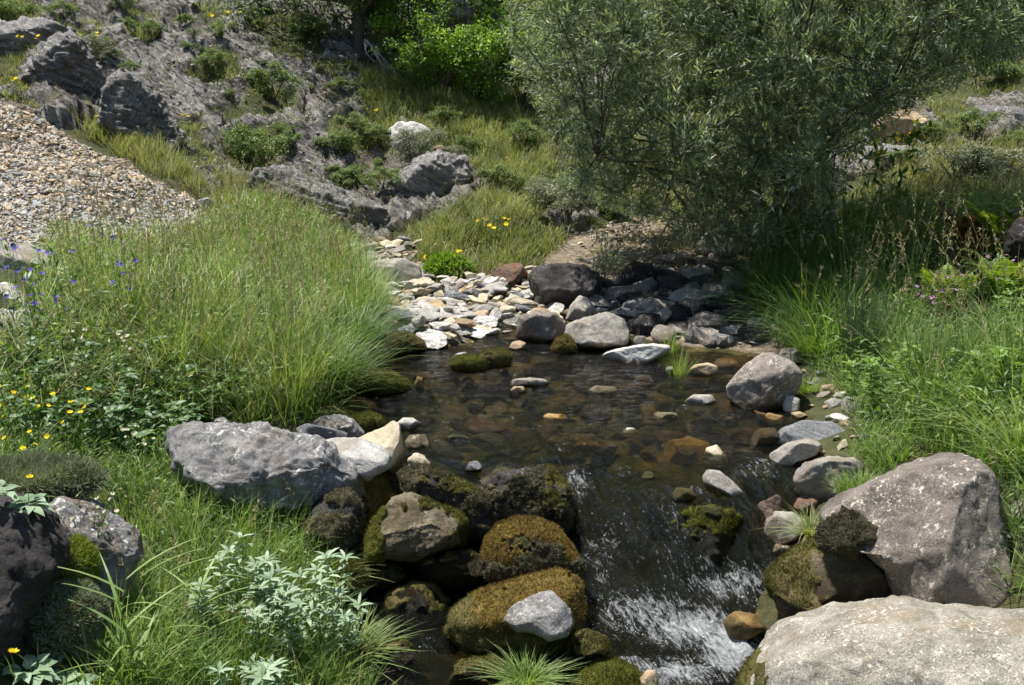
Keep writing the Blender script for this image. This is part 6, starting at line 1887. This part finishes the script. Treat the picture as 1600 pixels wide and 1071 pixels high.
# bright bush and the dark tree at the top
bush('bright_bush', 'bright yellow green bush spreading left of the willow', 'bush', onl(745, 165), (.95, .7, .62), 920, 'bright', 12, 420, 26, .038, .013, tint=(.1, 1), wood='bark', rad=.009)
bush('bright_bush', 'low bright green bush above the grassy gully', 'bush', onl(690, 150), (.55, .5, .42), 925, 'bright', 9, 200, 24, .036, .013, tint=(.3, 1), rad=.008)
bush('bright_bush', 'leafy bright bush between the dark tree and the bright spreading bush', 'bush', onl(640, 70), (.8, .6, .5), 926, 'bright', 9, 260, 24, .040, .014, tint=(.1, .9), rad=.008)
bush('bright_bush', 'green bush at the top edge over the lichen rock', 'bush', onl(700, 30), (.9, .6, .5), 927, 'bright', 9, 260, 24, .042, .014, tint=(0, .7), rad=.008)
bush('bright_bush', 'olive green bush against the left flank of the willow', 'bush', onl(815, 165), (.6, .5, .42), 928, 'scrub', 9, 220, 24, .036, .010, tint=(.2, 1), rad=.007)
bush('bright_bush', 'small bright leafy bush at the foot of the dark tree', 'bush', onl(585, 90), (.45, .4, .35), 929, 'bright', 7, 90, 20, .040, .013, tint=(.3, 1), rad=.006)
bush('bright_bush', 'bright green bush at the top edge behind the willow', 'bush', onl(790, 40), (1.0, .7, .6), 921, 'bright', 10, 320, 24, .042, .014, tint=(0, .9), rad=.009)
bush('bright_bush', 'green bush in the gap between the willow and the bright bush', 'bush', onl(850, 120), (.7, .6, .5), 922, 'darktree', 10, 260, 24, .04, .013, tint=(0, .8), rad=.009)
tr = onl(560, 85)
tree = empty('dark_tree', tr); tag(tree, 'dark twisted tree with crooked bare branches at the top of the slope', 'tree', None)
a = Acc(); f = Acc(); r2 = np.random.RandomState(930)
nn = []
main = np.array([[0, 0, -.1], [.02, 0, .3], [-.04, .02, .8], [.05, 0, 1.4], [.0, .05, 2.2], [.1, 0, 3.2]])
tube(a, main, .07, .03, 8); nn.append(main[1:])
for k in range(46):
    st = main[1] + (main[5] - main[1]) * r2.uniform(.0, .8)
    az = r2.uniform(0, 6.28); l = r2.uniform(.7, 1.7)
    e = st + np.array([cos(az) * l, sin(az) * l * .7, r2.uniform(-.35, .5)])
    p_ = bez(st, (st + e) / 2 + [0, 0, .25], e, 12); p_[1:] += np.cumsum(r2.normal(size=(11, 3)) * .025, 0)
    tube(a, p_, .035, .008, 5); nn.append(p_[3:])
    for j in range(6):
        s2 = p_[r2.randint(3, 12)]; e2 = s2 + r2.normal(size=3) * [.3, .3, .2]
        q_ = bez(s2, (s2 + e2) / 2 + r2.normal(size=3) * .04, e2, 6); tube(a, q_, .010, .003, 3); nn.append(q_)
nn = np.concatenate(nn)
for k in range(900):
    c = nn[r2.randint(len(nn))] 
    if c[2] < .1 and r2.rand() < .5: continue
    nl = 34; P = c + r2.normal(size=(nl, 3)) * [.16, .16, .09]
    leaves(f, P, r2.normal(size=(nl, 3)), .045 * r2.uniform(.6, 1.2, nl), .014, r2.rand(nl), 0, r2)
a.build('trunk', [M['bark']], tree, (0, 0, 0)); f.build('crown', [M['darktree']], tree, (0, 0, 0))
# dead branch
a = Acc(); db = onl(572, 112); 
for k in range(7):
    p_ = bez(db + [0, 0, .35], db + [.1 * k * .3, -.1, .3], db + [.12 + .05 * k, -.15, .25 - .09 * k], 8); p_[1:] += np.cumsum(r2.normal(size=(7, 3)) * .015, 0)
    tube(a, p_, .010, .004, 4)
tag(a.build('dead_branch', [M['deadwood']], None, db), 'bleached bare branch hanging under the dark tree', 'branch')

# scrub on the slope: prototypes first, then copies
def protos(kind, seeds, mat, L, W, n1, n2):
    return [(s, mat) for s in seeds]
sh_a = bush('scrub', 'grey green shrub growing over the dark rock face in mid slope', 'shrub', onl(648, 262), (.36, .3, .24), 940, 'greyscrub', 9, 200, 22, .030, .0045, part='stems', rad=.004)
dup(sh_a, onl(140, 95), 1.2, .9, 'grey green shrub on top of the folded outcrop', 'shrubs scattered over the hillside')
dup(sh_a, onl(700, 255), 2.2, .62, 'small grey green shrub right of the dark rock face', 'shrubs scattered over the hillside')
dup(sh_a, onl(885, 345), 3.0, 1.0, 'grey twiggy shrub above the big black boulder', 'shrubs scattered over the hillside')
dup(sh_a, onl(850, 315), .5, .8, 'second grey twiggy shrub left of the one above the black boulder', 'shrubs scattered over the hillside')
dup(sh_a, onl(1490, 300), .9, 1.5, 'large greyish shrub on the right slope above the ferns', 'shrubs scattered over the hillside')
dup(sh_a, onl(1560, 300), 2.9, 1.3, 'greyish shrub at the right edge above the ferns', 'shrubs scattered over the hillside')
sh_a['group'] = 'shrubs scattered over the hillside'
sh_b = bush('scrub', 'dark green shrub in the middle of the bare grey slope', 'shrub', onl(405, 262), (.34, .28, .2), 941, 'scrub', 9, 170, 24, .03, .008, part='stems', rad=.004, group='shrubs scattered over the hillside')
sh_c = bush('scrub', 'dense leafy green shrub on the slope above the scree', 'shrub', onl(430, 165), (.3, .25, .22), 942, 'scrub', 8, 170, 26, .024, .007, part='stems', rad=.004, group='shrubs scattered over the hillside', tint=(.3, 1))
for i, (p_, px, py, s, lab) in enumerate([
    (sh_b, 20, 35, 1.2, 'dark green shrub at the top left corner'), (sh_b, 375, 235, .9, 'dark green shrub just left of the one on the bare grey slope'), (sh_b, 525, 240, 1.0, 'dark shrub at the lower end of the bare grey slope'),
    (sh_b, 540, 290, .8, 'dark shrub above the rock shelf left of the cobbles'), (sh_b, 485, 60, 1.3, 'dark green shrub left of the twisted tree'), (sh_b, 735, 235, .7, 'dark shrub right of the white lichen knob'),
    (sh_b, 1450, 225, 1.0, 'green shrub behind the tan slab outcrop'), (sh_b, 1410, 260, .8, 'green shrub under the tan slab outcrop'), (sh_b, 900, 300, 1.0, 'dark shrub under the left edge of the willow'),
    (sh_b, 960, 340, .9, 'dark shrub on the sandy bank below the willow'), (sh_b, 1560, 130, 1.4, 'dark shrub below the shaded cliff'),
    (sh_c, 330, 115, 1.0, 'olive shrub high on the bare grey slope'), (sh_c, 165, 215, .7, 'light green shrub at the tip of the scree'), (sh_c, 205, 115, .5, 'tiny bright green cushion shrub above the contorted outcrop'),
    (sh_c, 555, 215, 1.0, 'olive shrub beside the grassy gully'), (sh_c, 590, 230, .8, 'olive shrub left of the white lichen knob'), (sh_c, 450, 240, .8, 'olive shrub right of the dark ones on the bare slope'),
    (sh_c, 600, 300, .9, 'olive shrub on the rock shelf left of the dark rock face'), (sh_c, 820, 230, 1.1, 'olive shrub on the green slope left of the willow'), (sh_c, 780, 300, 1.0, 'olive shrub above the grassy mound'),
    (sh_c, 690, 200, .9, 'olive shrub behind the white lichen knob'), (sh_c, 1520, 215, 1.2, 'light green shrub on the far right slope'), (sh_c, 1590, 240, .9, 'light green shrub at the right edge of the slope'),
    (sh_c, 240, 60, .8, 'olive shrub near the top left of the slope'), (sh_c, 190, 20, .9, 'olive shrub at the top edge of the slope'), (sh_c, 530, 150, .8, 'olive shrub below the dead branch'), (sh_c, 345, 60, .8, 'olive shrub above the yellow flowers of the upper slope'), (sh_c, 100, 30, .8, 'olive shrub on the ledge at the top left')]):
    dup(p_, onl(px, py), i * 1.3, s * .78, lab)

r4 = np.random.RandomState(61)
for i in range(60):
    px, py = r4.uniform(20, 640), r4.uniform(0, 345)
    if py > 60 + .55 * px and px < 420: continue
    dup((sh_a, sh_b, sh_c)[i % 3], onl(px, py), i * 1.1, r4.uniform(.18, .42), 'small low shrub rooted in a crack of the bare slope at the upper left', 'small shrubs in the cracks of the bare slope')

# white spray over the falls
a = Acc(); r2 = np.random.RandomState(990)
V0, F0 = ico(1)
for cx, cy, z_, sx_, sy_, n_ in [(1170, 920, -.25, 38, 24, 260), (1110, 985, -.30, 45, 26, 220), (1140, 1030, -.36, 30, 26, 160), (950, 830, -.16, 34, 30, 90), (1010, 960, -.32, 50, 22, 120), (900, 765, -.06, 14, 20, 60)]:
    for k in range(n_):
        if k % 2: continue
        q = atz(cx + r2.normal() * sx_, cy + r2.normal() * sy_, z_)
        q[2] = water_f(q[0], q[1]) + abs(r2.normal()) * .03
        a.add(V0 * r2.gamma(2, .0004) * [1, 1, 1.4] + q, F0)
m, t, out, N, L = nt('droplets')
b = N('ShaderNodeBsdfPrincipled'); b.inputs['Base Color'].default_value = (.85, .88, .9, 1); b.inputs['Roughness'].default_value = .15
L(b.outputs[0], out.inputs[0])
tag(a.build('spray', [m]), 'white droplets thrown up where the stream falls', None, None, 'stuff')
